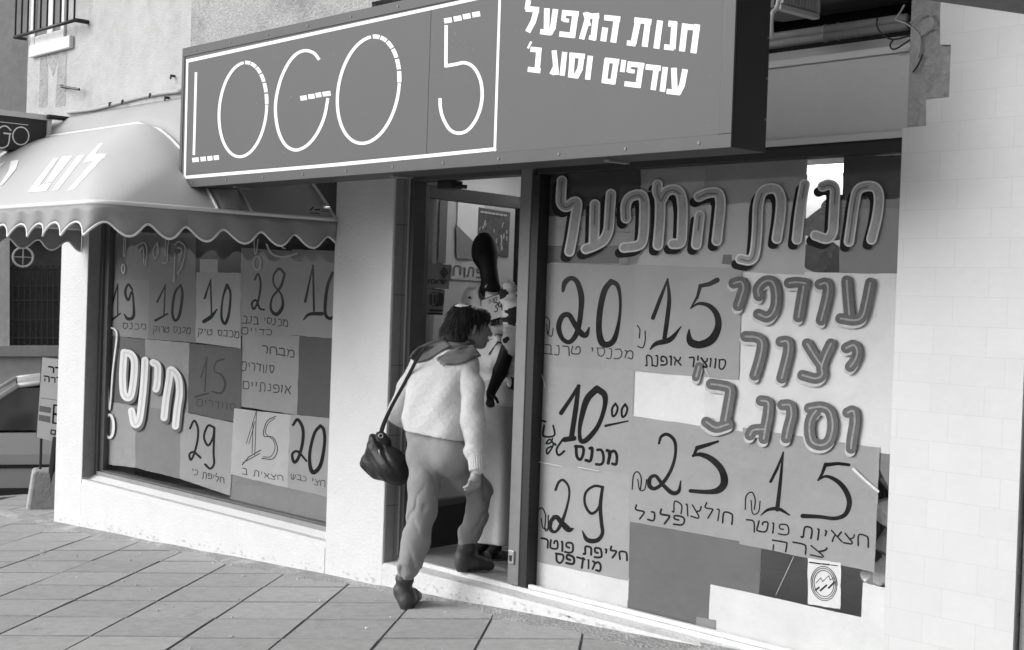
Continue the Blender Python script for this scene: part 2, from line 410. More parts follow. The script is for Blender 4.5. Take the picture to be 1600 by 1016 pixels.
def kerb():
    g = MB()
    for i in range(14):
        y0 = -6+i*1.0; x0 = -13.3
        pts = [(x0, y0, gz(x0)-.35), (x0+.14, y0, gz(x0)-.35), (x0+.14, y0, gz(x0)+.004), (x0, y0, gz(x0)-.004)]
        g.prism(pts, (0, .99, 0))
    o = g.build('kerb', M_concrete, bevel=.01); o['kind'] = 'structure'
kerb()

# ------------------------------------------------------------------ shop building
B = empty('shop_building', (-6.5, 2, 0), 'plastered building with white pillars, price sheets in its windows and an open door', 'building')
XL, XM0, XM1, XR0, XR1 = -10.73, -7.0, -6.433, -3.15, -2.6
def part(mb, name, m, **k): return mb.build(name, m, B, **k)
# upper floor
UY = -.65
mb = MB(); mb.box(-9.95, -7.605, UY, -.3, 2.72, 6.2); part(mb, 'upper_wall', M_wallup)
mb = MB(); mb.box(-7.604, -5.8, UY-.012, -.3, 2.72, 6.2); mb.box(-5.799, 3, UY-.012, -.3, 3.08, 6.2); o = part(mb, 'rough_wall', M_rough); o['label'] = 'coarse grey stucco above the sign'
mb = MB(); mb.box(-9.95, -5.8, -.299, .45, 2.721, 2.9); mb.box(-10.73, 3, .451, 6, 3.081, 3.2); mb.box(-10.73, -9.951, -.0, .45, 2.93, 6.2); mb.box(-5.799, 3, -.299, .45, 3.081, 3.2); part(mb, 'side_wall', M_side)
# ground floor
for x0, x1 in ((XL, -10.26), (XM0, XM1)):
    mb = MB(); mb.box(x0, x1, 0, .32 if x0 == XM0 else .45, -.75, 2.715)
    part(mb, 'pillar', M_white, bevel=.006)
mb = MB(); mb.box(XM1+.0005, XM1+.004, .012, .14, .0, 2.3)      # tile lining of the door reveal
for i in range(0): pass
part(mb, 'reveal_tiles', M_reveal)
mb = MB()
for z in (.42, .82, 1.22, 1.62, 2.02): mb.box(XM1+.0042, XM1+.0052, .013, .139, z, z+.004)
mb.box(XM1+.0042, XM1+.0052, .072, .0745, .0, 2.3)
part(mb, 'reveal_joint', mat('grout', .1, .9))
mb = MB()
n = 14; xs = [-10.26+(XM0+10.26)*i/n for i in range(n+1)]
mb.box(-10.2595, XM0-.0005, .004, .30, -.75, .135)
mb.add([(-10.2595, .0, .10), (XM0-.0005, .0, .10), (XM0-.0005, .1, .165), (-10.2595, .1, .165), (-10.2595, .0, -.7), (XM0-.0005, .0, -.7)], [(0, 1, 2, 3), (4, 5, 1, 0)])
part(mb, 'plinth', M_white)
mb = MB(); mb.box(-10.2595, XM0, .28, .6, .1, 2.925); 
# door step / sill beam running under door and right window
mb = MB()
prof = [(.0, -.6), (.0, .085), (.012, .097), (.10, .105), (.112, .125), (.30, .128), (.30, -.6)]
for a in range(len(prof)-1):
    (y0, z0), (y1, z1) = prof[a], prof[a+1]
    mb.add([(XM1-.0, y0, z0), (XR0+.0, y0, z0), (XR0, y1, z1), (XM1, y1, z1)], [(0, 1, 2, 3)])
part(mb, 'step', mat('step_white', .6, .8, 6, .12, .4, 45, stain=(3.5, .6, .72)))
mb = MB(); mb.box(XM1+.01, -5.46, .113, .31, .12, .1315); part(mb, 'threshold', mat('threshold_stone', .27, .6, 10, .15, .1, 40))
mb = MB(); mb.box(XR0+.012, XR1, .012, .32, -.3, 3.05); part(mb, 'pillar_core', M_concrete)
# tiled face with the broken stepped edge (traced)
edge = [(1410, 200), (1447, 197), (1447, 156), (1483, 152), (1486, 70), (1469, 70), (1469, 26), (1600, -10)]
pts = [(XR0, 0, -.3), (XR0, 0, P(*edge[0], 0).z)] + [P(x, y, 0) for x, y in edge[1:-1]] + [(P(1469, 26, 0).x, 0, 3.05), (XR1, 0, 3.05), (XR1, 0, -.3)]
mb = MB(); mb.prism(pts[::-1], (0, .012, 0)); part(mb, 'tiled_pillar', M_tile)
mb = MB(); mb.box(XR0, XR0+.0118, .0125, .32, -.3, 2.3); part(mb, 'pillar_return', M_white)
gm = Paint(lambda x, y, l=0: Vector((x, -.0006-l, y)), 1); rg = random.Random(5)
for i in range(300):
    x = rg.uniform(XL+.05, XR0+.5); zb = gz(x)+.022
    if XM1 < x < XR0+.02: zt_ = .085
    else: zt_ = zb+.2
    h = min(abs(rg.gauss(0, .035)), zt_-zb-.01)
    if h < 0: continue
    n = rg.randint(5, 8); r0 = rg.uniform(.002, .011)*(1 if h < .04 else .55); st = rg.uniform(.8, 3)
    gm.poly([(x+r0*st*rg.uniform(.5, 1.2)*math.cos(2*math.pi*j/n), zb+h+r0*rg.uniform(.5, 1.2)*math.sin(2*math.pi*j/n)) for j in range(n)])
o = part(gm.m, 'splash_stain', mat('grime', .46, .95, 30, .35)); o['kind'] = 'stuff'
gs = MB()
for i in range(70):
    x = rg.uniform(-10.5, -3); y = -abs(rg.gauss(0, .9))-.02; z = gz(x, y)+.003; n = 6; r0 = rg.uniform(.003, .011); a0 = rg.uniform(0, 3)
    top = [(x+r0*rg.uniform(.5, 1.3)*math.cos(a0+2*math.pi*j/n), y+r0*rg.uniform(.5, 1.3)*math.sin(a0+2*math.pi*j/n), z+rg.uniform(.001, .004)) for j in range(n)]
    gs.add(top+[(p_[0], p_[1], z-.004) for p_ in top], [tuple(range(n))]+[((j+1) % n, j, n+j, n+(j+1) % n) for j in range(n)])
o = gs.build('litter', mat('litter_pale', .6, .8, 30, .4)); o['kind'] = 'stuff'; o['label'] = 'tiny pale scraps and grit scattered over the paving slabs'; o['category'] = 'litter'
# fascia panel and cavity above the right window
mb = MB(); mb.box(-5.4, -3.139, .1, .13, 2.335, 2.672); part(mb, 'fascia_panel', M_panel, bevel=.004)
mb = MB(); mb.box(-5.4, -3.139, .088, .098, 2.318, 2.345); mb.box(-5.4, -3.139, .088, .098, 2.662, 2.69); part(mb, 'fascia_trim', mat('fascia_trim', .46, .5))
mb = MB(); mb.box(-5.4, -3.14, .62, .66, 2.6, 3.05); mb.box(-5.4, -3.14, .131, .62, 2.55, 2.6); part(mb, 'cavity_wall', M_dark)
mb = MB(); mb.box(-5.4, -3.13, .02, .6, 2.985, 3.05); part(mb, 'soffit', mat('soffit', .4, .9, 3, .2))
# interior room
mb = MB()
mb.box(-10.5, -2.7, 3.6, 3.7, 0, 2.9); mb.box(-2.72, -2.6, .33, 3.6, 0, 2.9); mb.box(-10.6, -10.5, .46, 3.7, 0, 2.9); part(mb, 'inner_wall', M_inwall)
mb = MB(); mb.box(-8.05, -7.98, .75, 3.59, .13, 2.68); part(mb, 'partition', M_inwall)
mb = MB(); mb.box(-10.25, XM0-.01, .72, .76, .13, 2.68); part(mb, 'display_back', mat('display_back', .06, .8, 2, .3))
mb = MB(); mb.box(-10.5, -2.72, .32, 3.6, .05, .1275); part(mb, 'shop_floor', M_infloor)
mb = MB(); mb.box(-10.5, -2.72, .2, 3.6, 2.685, 2.75); part(mb, 'shop_ceiling', mat('ceiling', .55, .9))

# ---- right shop window
GY = .17
def glassfn(Y):
    return lambda x, y, l=0: P(x, y, Y-l)
win = empty('tmp', B.location); bpy.data.objects.remove(win)
fr = MB(); fr.box(-5.36, XR0-.0005, .10, .2, 2.265, 2.318); fr.box(-5.40, -5.345, .105, .2, .13, 2.264)
WR = part(fr, 'shop_window', M_black, bevel=.003); WR['label'] = 'right window with the large painted lettering'
mb = MB(); mb.box(-5.345, XR0-.0005, GY-.003, GY+.003, .128, 2.264); mb.build('glass', M_glass, WR)
mb = MB(); mb.box(-5.34, XR0-.0005, .115, .14, .1262, .148); mb.box(-5.34, XR0-.0005, .142, .155, .1262, .14); mb.build('sill_rail', mat('rail_white', .66, .5, 14, .2, .2, 60, stain=(7, .58, .6)), WR, bevel=.003)
mb = MB(); mb.box(-5.485, -5.402, .10, .2, .1315, 2.318); mb.build('jamb', M_frame2, WR, bevel=.004)
mb = MB(); mb.box(-5.497, -5.4865, .12, .2, .1315, 2.318); mb.build('jamb_edge', M_frame, WR)
mb = MB(); mb.box(-5.47, -5.43, .088, .0995, .24, .31); mb.build('latch', mat('latch_steel', .45, .35, metal=.6), WR, bevel=.003)
mb = MB(); mb.box(-5.458, -5.443, .084, .0878, .255, .285); mb.build('latch_slot', M_black, WR)

# painted bubble letters
Z4 = (4.619, (820, 220)); Z5 = (4.419, (1120, 200)); Z7 = (4.419, (1100, 410)); Z8 = (4.418, (1080, 560))
W1 = [ # letters of the big heading
 (Z4, [[(268, 290), (262, 380), (264, 450), (300, 478), (350, 445), (378, 455), (362, 570), (345, 680), (322, 800)]]),
 (Z4, [[(506, 460), (502, 600), (498, 735)], [(622, 385), (612, 520), (603, 640), (570, 715), (510, 755), (440, 782)]]),
 (Z4, [[(730, 560), (728, 470), (760, 408), (830, 390), (860, 430), (862, 560), (852, 700), (820, 755), (715, 772)]]),
 (Z4, [[(958, 315), (955, 365), (975, 430), (975, 560), (968, 660), (960, 755)], [(985, 430), (1020, 372), (1070, 352), (1120, 380), (1138, 470), (1136, 600), (1125, 730), (1068, 745)]]),
 (Z4, [[(1255, 405), (1320, 378), (1390, 378), (1412, 440), (1403, 560), (1385, 722)], [(1262, 540), (1250, 640), (1237, 750)]]),
 (Z5, [[(163, 905), (230, 912), (262, 860), (278, 700), (285, 540), (310, 450), (360, 420), (415, 430), (442, 490), (438, 600), (414, 765)]]),
 (Z5, [[(607, 390), (590, 480), (573, 590), (553, 770)]]),
 (Z5, [[(730, 405), (775, 392), (815, 420), (812, 520), (806, 640), (798, 720), (760, 765), (680, 742)]]),
 (Z5, [[(912, 785), (930, 660), (950, 520), (975, 430), (1040, 402), (1100, 418), (1120, 490), (1105, 620), (1068, 770)]]),
]
gf = glassfn(GY-.0033)
LAY = {}
def bubble(layers, word):
    for nm, w_, d_, li, sub in layers:
        p = LAY.setdefault(nm, Paint(gf, lift=li))
        for (z, strokes) in word:
            p.at(*z)
            for s_ in strokes:
                q = s_
                if sub:   # centre line only in the upper part of each stroke
                    q = s_[:max(2, int(len(s_)*.62))]
                p.stroke(q, w_, d=d_)
bubble([('shadow', 15.5, (-6.5, 8.5), .0002, 0), ('outline', 16.5, (0, 0), .0013, 0), ('fill', 11.2, (0, 0), .0024, 0), ('core', 2.6, (0, 1), .0035, 1)], W1)
W2 = [
 (Z7, [[(205, 145), (255, 135), (272, 175), (255, 240), (235, 300)]]),
 (Z7, [[(378, 232), (375, 180), (420, 132), (475, 138), (498, 220), (488, 320), (440, 378), (375, 358)]]),
 (Z7, [[(588, 143), (640, 138), (700, 145)], [(688, 165), (672, 260), (652, 378)]]),
 (Z7, [[(800, 152), (845, 145), (855, 200), (835, 300), (808, 400)]]),
 (Z7, [[(985, 127), (992, 230), (1003, 360)], [(1148, 143), (1125, 260), (1095, 370), (1040, 400), (943, 388)]]),
 (Z7, [[(287, 512), (360, 518), (400, 555), (388, 650), (350, 780)]]),
 (Z7, [[(530, 548), (575, 548), (582, 610), (560, 710), (536, 800)]]),
 (Z7, [[(712, 562), (760, 640), (812, 715)], [(876, 562), (840, 640), (812, 720), (815, 775), (770, 802), (680, 780)]]),
 (Z7, [[(982, 592), (1035, 572), (1058, 620), (1040, 680), (1010, 720)]]),
 (Z8, [[(138, 178), (220, 190), (268, 215), (255, 320), (235, 430)], [(105, 440), (170, 478), (255, 455)]]),
 (Z8, [[(482, 292), (530, 305), (530, 380), (512, 480), (500, 555)], [(500, 490), (430, 495), (405, 530)]]),
 (Z8, [[(630, 322), (680, 325), (692, 390), (672, 470), (655, 550)]]),
 (Z8, [[(815, 345), (900, 335), (958, 370), (976, 470), (950, 570), (890, 600), (830, 570), (815, 480), (828, 410), (862, 362)]]),
 (Z8, [[(1080, 375), (1120, 365), (1128, 440), (1112, 540), (1103, 622)]]),
]
bubble([('halo', 17, (-1.5, 4.5), .0002, 0), ('red', 17, (0, 0), .0013, 0), ('shine', 3.0, (0, 0), .0024, 0)], W2)
LAY['halo'].at(1, (0, 0)).stroke([(1092, 575), (1087, 592)], 12, d=(0, 3)); LAY['red'].at(1, (0, 0)).stroke([(1092, 572), (1087, 590)], 12); LAY['shine'].at(1, (0, 0)).stroke([(1092, 573), (1088, 588)], 3)
LAY['shadow'].build('heading_shadow', mat('paint_black', .018, .7, 30, .2, spec=.08), WR)
LAY['outline'].build('heading_outline', mat('paint_pale', .60, .7, 25, .2, spec=.1), WR)
LAY['fill'].build('heading_fill', mat('paint_mid', .34, .7, 22, .25, spec=.1), WR)
LAY['core'].build('heading_core', mat('paint_core', .15, .6, 30, .3), WR)
LAY['halo'].build('text_halo', mat('paint_halo', .4, .6, 40, .25), WR)
LAY['red'].build('text_fill', mat('paint_red', .105, .7, 24, .3, spec=.1), WR)
LAY['shine'].build('text_shine', mat('paint_shine', .22, .6, 60, .4), WR)

# ---- sheets of paper taped behind the right glass
def wav(X, Z): return .0003*math.sin(X*9+Z*4)+.0002*math.sin(X*17-Z*13+1)
def paper_fn(Y):
    Y = .1752+(Y-.183)*.6 if Y > .18 else .1602+(Y-.166)*.6      # sheets lie flat against the pane
    def fn(x, y, l=0):
        p = P(x, y, Y); return P(x, y, Y+wav(p.x, p.z)-l)
    return fn
def sheet(name, px, Y, m, label, cat='paper sheet', group=None, n=10):
    """px: 4 picture corners TL,TR,BR,BL"""
    fn = paper_fn(Y); c = [np.array(q, float) for q in px]; rows = []
    for i in range(n+1):
        v = i/n; rows.append([])
        for j in range(n+1):
            u = j/n; q = (c[0]*(1-u)+c[1]*u)*(1-v)+(c[3]*(1-u)+c[2]*u)*v
            if 0 < i < n and 0 < j < n: pass
            rows[-1].append(fn(q[0]+(random.uniform(-.5, .5) if j in (0, n) else 0), q[1]+(random.uniform(-.5, .5) if i in (0, n) else 0)))
    mb = MB(); mb.grid(rows); o = mb.build(name, m, None, smooth=True)
    tag(o, label, cat, group); return o
def paper(g, i=0):
    g = g*1.6 if g < .3 else min(g, .66)
    return mat('paper_%03d' % int(g*1000), g, .7, 4, .1, .55, 7, spec=.3)
GR = 'sheets taped inside the right window'
def pm(Y):
    p = Paint(paper_fn(Y), lift=.0003); p.wk = 1.18; return p
Yb = .1831
sheet('paper_sheet', [(846, 262), (1001, 254), (1001, 338), (845, 338)], Yb+.004, paper(.05), 'dark sheet at the top left corner of the right window, behind the first painted letters', group=GR)
sheet('paper_sheet', [(845, 336), (1001, 336), (1001, 388), (845, 386)], Yb+.006, paper(.17), 'narrow mid grey sheet under the dark top left sheet of the right window', group=GR)
sheet('paper_sheet', [(844, 384), (967, 384), (967, 412), (844, 411)], Yb+.005, paper(.075), 'narrow dark band of paper directly above the price 20 in the right window', group=GR)
sheet('paper_sheet', [(999, 262), (1262, 248), (1257, 430), (998, 416)], Yb+.007, paper(.24), 'large light grey sheet behind the middle of the painted heading', group=GR)
sheet('paper_sheet', [(1012, 267), (1103, 263), (1102, 300), (1011, 305)], Yb+.0025, paper(.26), 'small pale sheet stuck on the light grey one near the window top', group=GR)
sheet('paper_sheet', [(1318, 245), (1410, 242), (1409, 326), (1316, 326)], Yb+.004, paper(.06), 'dark sheet at the top right corner of the right window', group=GR)
sheet('paper_sheet', [(1313, 324), (1409, 324), (1408, 428), (1311, 427)], Yb+.006, paper(.10), 'dark grey sheet below the top right corner sheet, behind the last painted letter', group=GR)
s20 = sheet('paper_sheet', [(843, 411), (996, 415), (991, 579), (838, 572)], Yb+.003, paper(.19), 'grey sheet with the brushed price 20 beside the door post', 'price sheet', GR)
s15 = sheet('paper_sheet', [(992, 413), (1160, 420), (1154, 594), (989, 580)], Yb+.0015, paper(.2), 'grey sheet with the brushed price 15 left of the white sheet and the painted text', 'price sheet', GR)
sheet('paper_sheet', [(1105, 424), (1409, 427), (1392, 710), (1100, 668)], Yb+.008, paper(.62), 'large white sheet behind the painted lines of red lettering', group=GR)
sheet('paper_sheet', [(986, 576), (1130, 590), (1125, 672), (985, 652)], Yb+.009, paper(.7), 'white sheet left of the painted letter bet, above the price 25', group=GR)
s10 = sheet('paper_sheet', [(838, 570), (991, 577), (986, 742), (833, 722)], Yb+.0045, paper(.2), 'grey sheet with the price 10 and small raised zeros', 'price sheet', GR)
s29 = sheet('paper_sheet', [(833, 720), (987, 740), (982, 908), (829, 876)], Yb+.006, paper(.215), 'grey sheet with the thin brushed price 29 low beside the door', 'price sheet', GR)
sheet('paper_sheet', [(828, 872), (983, 904), (980, 955), (826, 913)], Yb+.0075, paper(.72), 'white strip of paper at the window foot under the price 29', group=GR)
s25 = sheet('paper_sheet', [(987, 650), (1163, 675), (1156, 846), (982, 815)], Yb+.0035, paper(.195), 'grey sheet with the brushed price 25 below the painted letter bet', 'price sheet', GR)
s15b = sheet('paper_sheet', [(1161, 668), (1375, 700), (1366, 894), (1155, 850)], Yb+.002, paper(.19), 'grey sheet with the price 15 at the lower right above the round emblem card', 'price sheet', GR)
sheet('paper_sheet', [(982, 813), (1190, 850), (1182, 1000), (980, 950)], Yb+.0085, paper(.085), 'big dark sheet at the window foot between two white ones', group=GR)
sheet('paper_sheet', [(1110, 913), (1352, 966), (1345, 1060), (1106, 990)], Yb+.0055, paper(.74), 'white sheet standing in the lower right of the window below the emblem card', group=GR)
sheet('paper_sheet', [(1348, 910), (1386, 920), (1376, 1080), (1343, 1060)], Yb+.0065, paper(.7), 'narrow white sheet against the right pillar at the window foot', group=GR)
sheet('paper_sheet', [(1088, 964), (1118, 969), (1118, 986), (1087, 981)], Yb+.0012, paper(.16), 'small grey scrap of paper at the foot of the white sheet', 'paper scrap', GR)
sheet('paper_sheet', [(1130, 398), (1143, 398), (1142, 414), (1128, 412)], Yb+.001, paper(.07), 'tiny dark scrap under the painted letter he', 'paper scrap', GR)
emb = sheet('emblem_card', [(1262, 872), (1314, 880), (1313, 952), (1262, 944)], Yb+.001, paper(.66), 'white card with a round emblem of circles and zigzags', 'card', GR)
sheet('paper_sheet', [(1352, 700), (1392, 708), (1388, 760), (1372, 730)], Yb+.010, paper(.11), 'dark folded scrap beside the last price 15 at the pillar', 'paper scrap', GR)

sheet('paper_strip', [(861, 262.5), (1000, 256.5), (1000, 259), (861, 264)], Yb+.0005, paper(.75), 'thin white strip of paper along the top edge of the dark corner sheet', group=GR)  # narrow white line along the top edges of the upper sheets
sheet('paper_strip', [(1004, 256), (1250, 243.5), (1250, 246), (1004, 258)], Yb+.0005, paper(.75), 'thin white strip of paper along the top edge of the light grey sheet', group=GR)
tp = Paint(glassfn(GY-.0035), lift=.0002)
for a_, b_, w_ in (((1333, 733), (1372, 768), 4), ((1344, 742), (1368, 764), 2), ((846, 585), (852, 605), 1), ((842, 548), (843, 558), 1.5), ((1012, 300), (1040, 292), .6), ((1240, 870), (1212, 930), .6), ((842, 722), (878, 729), 1), ((903, 730), (935, 736), 1.2), ((1100, 575), (1108, 590), .6)):
    tp.stroke([a_, ((a_[0]+b_[0])/2+random.uniform(-1, 1), (a_[1]+b_[1])/2), b_], w_)
for i in range(26):
    x = 985+i*5.2; y = 955+i*1.25+random.uniform(-1, 2); 
    if i in (3, 4, 9, 12, 13, 14, 17, 20, 21): tp.stroke([(x, y), (x+random.uniform(3, 8), y+random.uniform(-1, 3))], random.uniform(1, 3), smooth=False)
for i in range(24):
    x = 1115+random.uniform(0, 80); tp.stroke([(x, 985+(x-1115)*.24+random.uniform(-1, 1)), (x+3, 985+(x-1112)*.24+random.uniform(-1, 1))], random.uniform(.5, 1.5), smooth=False)
tp.build('tape_traces', mat('tape', .52, .35, 50, .3), WR)
Z6 = (4.619, (820, 420)); Z6b = (4.619, (820, 600)); Z9 = (4.306, (820, 780)); Z10 = (4.306, (1080, 780)); Z11 = (3.907, (1130, 640))
def done(p, o, m=M_ink, name='lettering'):
    q = p.build(name, m, o)
    return q
p = pm(Yb+.003).at(*Z6)
p.stroke([(275, 160), (290, 100), (335, 68), (380, 100), (408, 200), (405, 300), (392, 400), (368, 480), (320, 530), (268, 500), (244, 420), (270, 345), (318, 335), (360, 400), (405, 465), (442, 478), (465, 425)], [4, 7, 6, 7, 8, 7, 7, 7, 6, 6, 7, 7, 7, 7, 8, 7, 2])
p.stroke([(622, 92), (575, 160), (543, 300), (535, 440), (555, 530), (600, 548), (650, 500), (684, 350), (688, 210), (668, 120), (622, 92)], [7, 8, 8, 8, 9, 8, 7, 4, 4, 6, 7])
done(p, s20)
p = pm(Yb+.0026).at(*Z6); p.stroke([(140, 490), (132, 400), (148, 350), (172, 365), (178, 400), (170, 470)], 1.5); p.stroke([(160, 400), (165, 470), (195, 485), (205, 430)], 1.5)
write(p, 'מכנסי טרנב', (990, 548), (850, 538), 13, 1.6); done(p, s20, M_ink2, 'caption')
p = pm(Yb+.0015).at(*Z6)
p.stroke([(925, 355), (980, 210), (1032, 75)], [5.5, 5, 2.5], smooth=False); p.stroke([(1030, 78), (1042, 200), (1036, 300), (1008, 505)], [3, 5, 6, 6]); p.stroke([(905, 580), (950, 540), (1050, 510), (1128, 418)], [2, 6, 7, 1.5])
p.stroke([(1388, 82), (1335, 110), (1265, 125)], [7, 6, 5], smooth=False); p.stroke([(1268, 122), (1245, 205), (1195, 288)], [5, 4, 1.5], smooth=False)
p.stroke([(1195, 288), (1255, 252), (1330, 268), (1385, 330), (1395, 420), (1350, 510), (1270, 548), (1205, 535), (1185, 495), (1186, 440)], [1.5, 4, 6, 8, 9, 11, 10, 10, 7, 2])
done(p, s15)
p = pm(Yb+.0011).at(*Z6); p.stroke([(812, 410), (830, 440), (826, 500)], 1.6); p.stroke([(815, 560), (850, 570), (868, 520), (868, 450)], 1.6)
write(p, "סווצ'ר אופנת", (1134, 562), (1008, 556), 14, 2.2); done(p, s15, M_ink, 'caption')
p = pm(Yb+.0045).at(*Z6b)
p.stroke([(262, 210), (330, 110), (390, 15)], [6, 5, 5], smooth=False); p.stroke([(388, 15), (368, 180), (335, 395)], [5, 7, 7], smooth=False); p.stroke([(288, 402), (355, 392)], [7, 7], smooth=False)
p.stroke([(520, 35), (450, 110), (410, 240), (395, 340), (405, 410), (450, 400), (530, 300), (575, 170), (575, 80), (520, 35)], [9, 9, 7, 5, 6, 7, 6, 6, 8, 9])
for cx, cy in ((648, 190), (718, 195)): p.stroke([(cx+6, cy-48), (cx-18, cy-10), (cx-14, cy+42), (cx+8, cy+30), (cx+22, cy-15), (cx+6, cy-48)], 3)
p.stroke([(582, 303), (745, 268)], [3.5, 2], smooth=False)
p.stroke([(95, 330), (110, 268), (150, 272)], 2.6); p.stroke([(140, 300), (135, 375), (212, 372), (205, 300)], 2.6)
p.stroke([(275, 400), (230, 470), (245, 515), (285, 485)], 3); p.stroke([(215, 432), (222, 440)], 3, smooth=False)
p.stroke([(200, 395), (185, 425), (155, 430), (180, 400), (205, 440), (165, 505), (160, 470), (195, 450)], 2.3)
write(p, 'מכנס', (964, 706), (899, 698), 21, 4); done(p, s10)
p = pm(Yb+.006).at(*Z6b)
p.stroke([(222, 765), (245, 710), (278, 695), (315, 740), (320, 810), (298, 910), (262, 1010), (225, 1065), (190, 1055), (185, 1000), (225, 960), (265, 1000), (315, 1050), (350, 1045)], [3.5, 3.5, 3.5, 3, 3, 3.5, 5, 4, 5, 5, 6, 7, 8, 2])
p.stroke([(565, 745), (500, 738), (440, 785), (435, 870), (480, 935), (535, 890), (562, 760)], [3.5, 3.5, 3.5, 3.5, 4, 3.5, 3.5]); p.stroke([(560, 750), (545, 880), (553, 1000), (560, 1080), (520, 1130), (450, 1125), (415, 1060)], [4, 5, 5, 5, 6, 6, 1.5])
done(p, s29)
p = pm(Yb+.0056).at(*Z9); p.stroke([(75, 205), (85, 90), (115, 60), (140, 110), (135, 200), (155, 205), (158, 110)], 1.8); p.stroke([(110, 130), (125, 195), (175, 190), (190, 110)], 1.5)
write(p, 'חליפת פוטר', (980, 864), (846, 842), 13, 2.6); write(p, 'מודפס', (940, 880), (868, 864), 13, 2.8); done(p, s29, M_ink, 'caption')
p = pm(Yb+.0035).at(*Z6b)
p.stroke([(968, 430), (985, 380), (1030, 365), (1080, 410), (1088, 500), (1060, 610), (1000, 710), (940, 755), (900, 735), (905, 680), (945, 665), (990, 720), (1060, 785), (1110, 775), (1125, 700)], [3, 4, 4.5, 4.5, 4, 4.5, 5, 5, 6, 5, 4.5, 5, 6, 5, 1.5])
p.stroke([(1395, 415), (1320, 440), (1245, 462)], [3, 5, 6], smooth=False); p.stroke([(1245, 460), (1215, 522)], [5, 3], smooth=False)
p.stroke([(1212, 518), (1270, 510), (1350, 545), (1420, 620), (1440, 710), (1400, 765), (1320, 780), (1195, 772)], [3, 6, 8, 9, 10, 9, 6, 5])
done(p, s25)
p = pm(Yb+.0031).at(*Z6b); p.stroke([(775, 760), (785, 660), (815, 635), (840, 680), (835, 760)], 1.8); p.stroke([(815, 690), (830, 765), (865, 760), (880, 690)], 1.6)
write(p, 'חולצות', (1146, 802), (1050, 783), 17, 2.2); write(p, 'פלנל', (1070, 808), (992, 797), 13, 2.4); done(p, s25, M_ink, 'caption')
p = pm(Yb+.002).at(*Z11)
p.stroke([(290, 440), (330, 360), (368, 262)], [4, 4, 2], smooth=False); p.stroke([(366, 262), (350, 430), (330, 610)], [2.5, 4.5, 6], smooth=False); p.stroke([(230, 645), (275, 612), (340, 608), (405, 645)], [1.5, 4, 5, 2])
p.stroke([(768, 338), (700, 330), (625, 338)], [4, 4.5, 5.5], smooth=False); p.stroke([(625, 335), (605, 390), (580, 432)], [5, 4, 2.5], smooth=False)
p.stroke([(580, 430), (630, 408), (700, 440), (750, 500), (770, 570), (745, 640), (680, 665), (590, 655), (485, 650)], [2, 4, 6, 7, 7, 6, 5, 5, 6])
done(p, s15b)
p = pm(Yb+.0016).at(*Z11); p.stroke([(135, 610), (140, 530), (175, 505), (195, 550), (190, 610)], 1.8); p.stroke([(170, 555), (180, 635), (215, 625), (225, 560)], 1.6)
write(p, 'חצאיות פוטר', (1357, 838), (1166, 812), 16, 2.3); write(p, 'צרה', (1293, 856), (1207, 843), 14, 2.3); done(p, s15b, M_ink, 'caption')
p = pm(Yb+.001).at(*Z10)
for rr in (92, 82, 70): p.stroke([(893+rr*.95*math.cos(a*math.pi/10), 568+rr*1.25*math.sin(a*math.pi/10)+rr*.1*math.cos(a*math.pi/10)) for a in range(21)], 1)
p.stroke([(840, 565), (870, 530), (885, 555), (925, 515), (935, 545), (960, 530)], 1, smooth=False); p.stroke([(838, 612), (860, 595)], 2.5, smooth=False); p.stroke([(870, 615), (910, 580)], 2.5, smooth=False); p.stroke([(925, 598), (962, 560)], 2.5, smooth=False)
p.stroke([(797, 425), (870, 436)], 2, smooth=False); p.stroke([(880, 436), (930, 442)], 2, smooth=False); p.stroke([(940, 443), (985, 449)], 1.3, smooth=False)
done(p, emb, M_ink2, 'emblem')

# ---- left shop window
mbl = MB(); mbl.box(-10.2595, -10.215, .10, .2, .14, 2.6); mbl.box(-10.2148, -10.155, .12, .2, .14, 2.6)
mbl.box(-10.155, XM0-.0005, .11, .2, .140, .21)
WL = part(mbl, 'shop_window', M_frame, bevel=.004); WL['label'] = 'left window under the awning'
mb = MB(); mb.box(-10.2595, XM0-.0005, .1005, .1095, .1405, .196); mb.build('sill', M_sill, WL, bevel=.003)
mb = MB(); mb.box(-10.2595, -10.256, .003, .0995, .15, 2.6); mb.build('reveal', M_sill, WL)
LY = .155
mb = MB(); mb.box(-10.155, XM0-.0005, LY-.003, LY+.003, .211, 2.6); mb.build('glass', M_glass, WL)
GL = 'sheets taped inside the left window'
q6 = lambda x, y: (x/3.805+130, y/3.805+340)
q7 = lambda x, y: (x/3.805+130, y/3.805+580)
Lb = .1662
def lsheet(c, dy, g, label, cat='paper sheet'): return sheet('paper_sheet', c, Lb+dy, paper(g), label, cat, GL)
lsheet([q6(130, 90), q6(670, 90), q6(668, 400), q6(132, 380)], .010, .12, 'grey sheet behind the outlined writing at the top of the left window')
t19 = lsheet([q6(135, 365), q6(392, 372), q6(385, 722), q6(130, 700)], .006, .14, 'grey sheet with the price 19 at the left end of the upper row', 'price sheet')
t10 = lsheet([q6(388, 372), q6(672, 380), q6(668, 745), q6(382, 720)], .0075, .115, 'darker grey sheet with the price 10 between the 19 and the bright sheet', 'price sheet')
t10b = lsheet([q6(674, 326), q6(938, 330), q6(936, 778), q6(668, 742)], .003, .34, 'bright sheet with the price 10 in the upper row of the left window', 'price sheet')
lsheet([q6(694, 248), q6(800, 248), q6(798, 420), q6(694, 420)], .0045, .24, 'small pale notice above the bright price 10')
t28 = lsheet([q6(938, 180), q6(1245, 200), q6(1240, 725), q6(934, 700)], .007, .16, 'grey sheet with the price 28 in the upper row of the left window', 'price sheet')
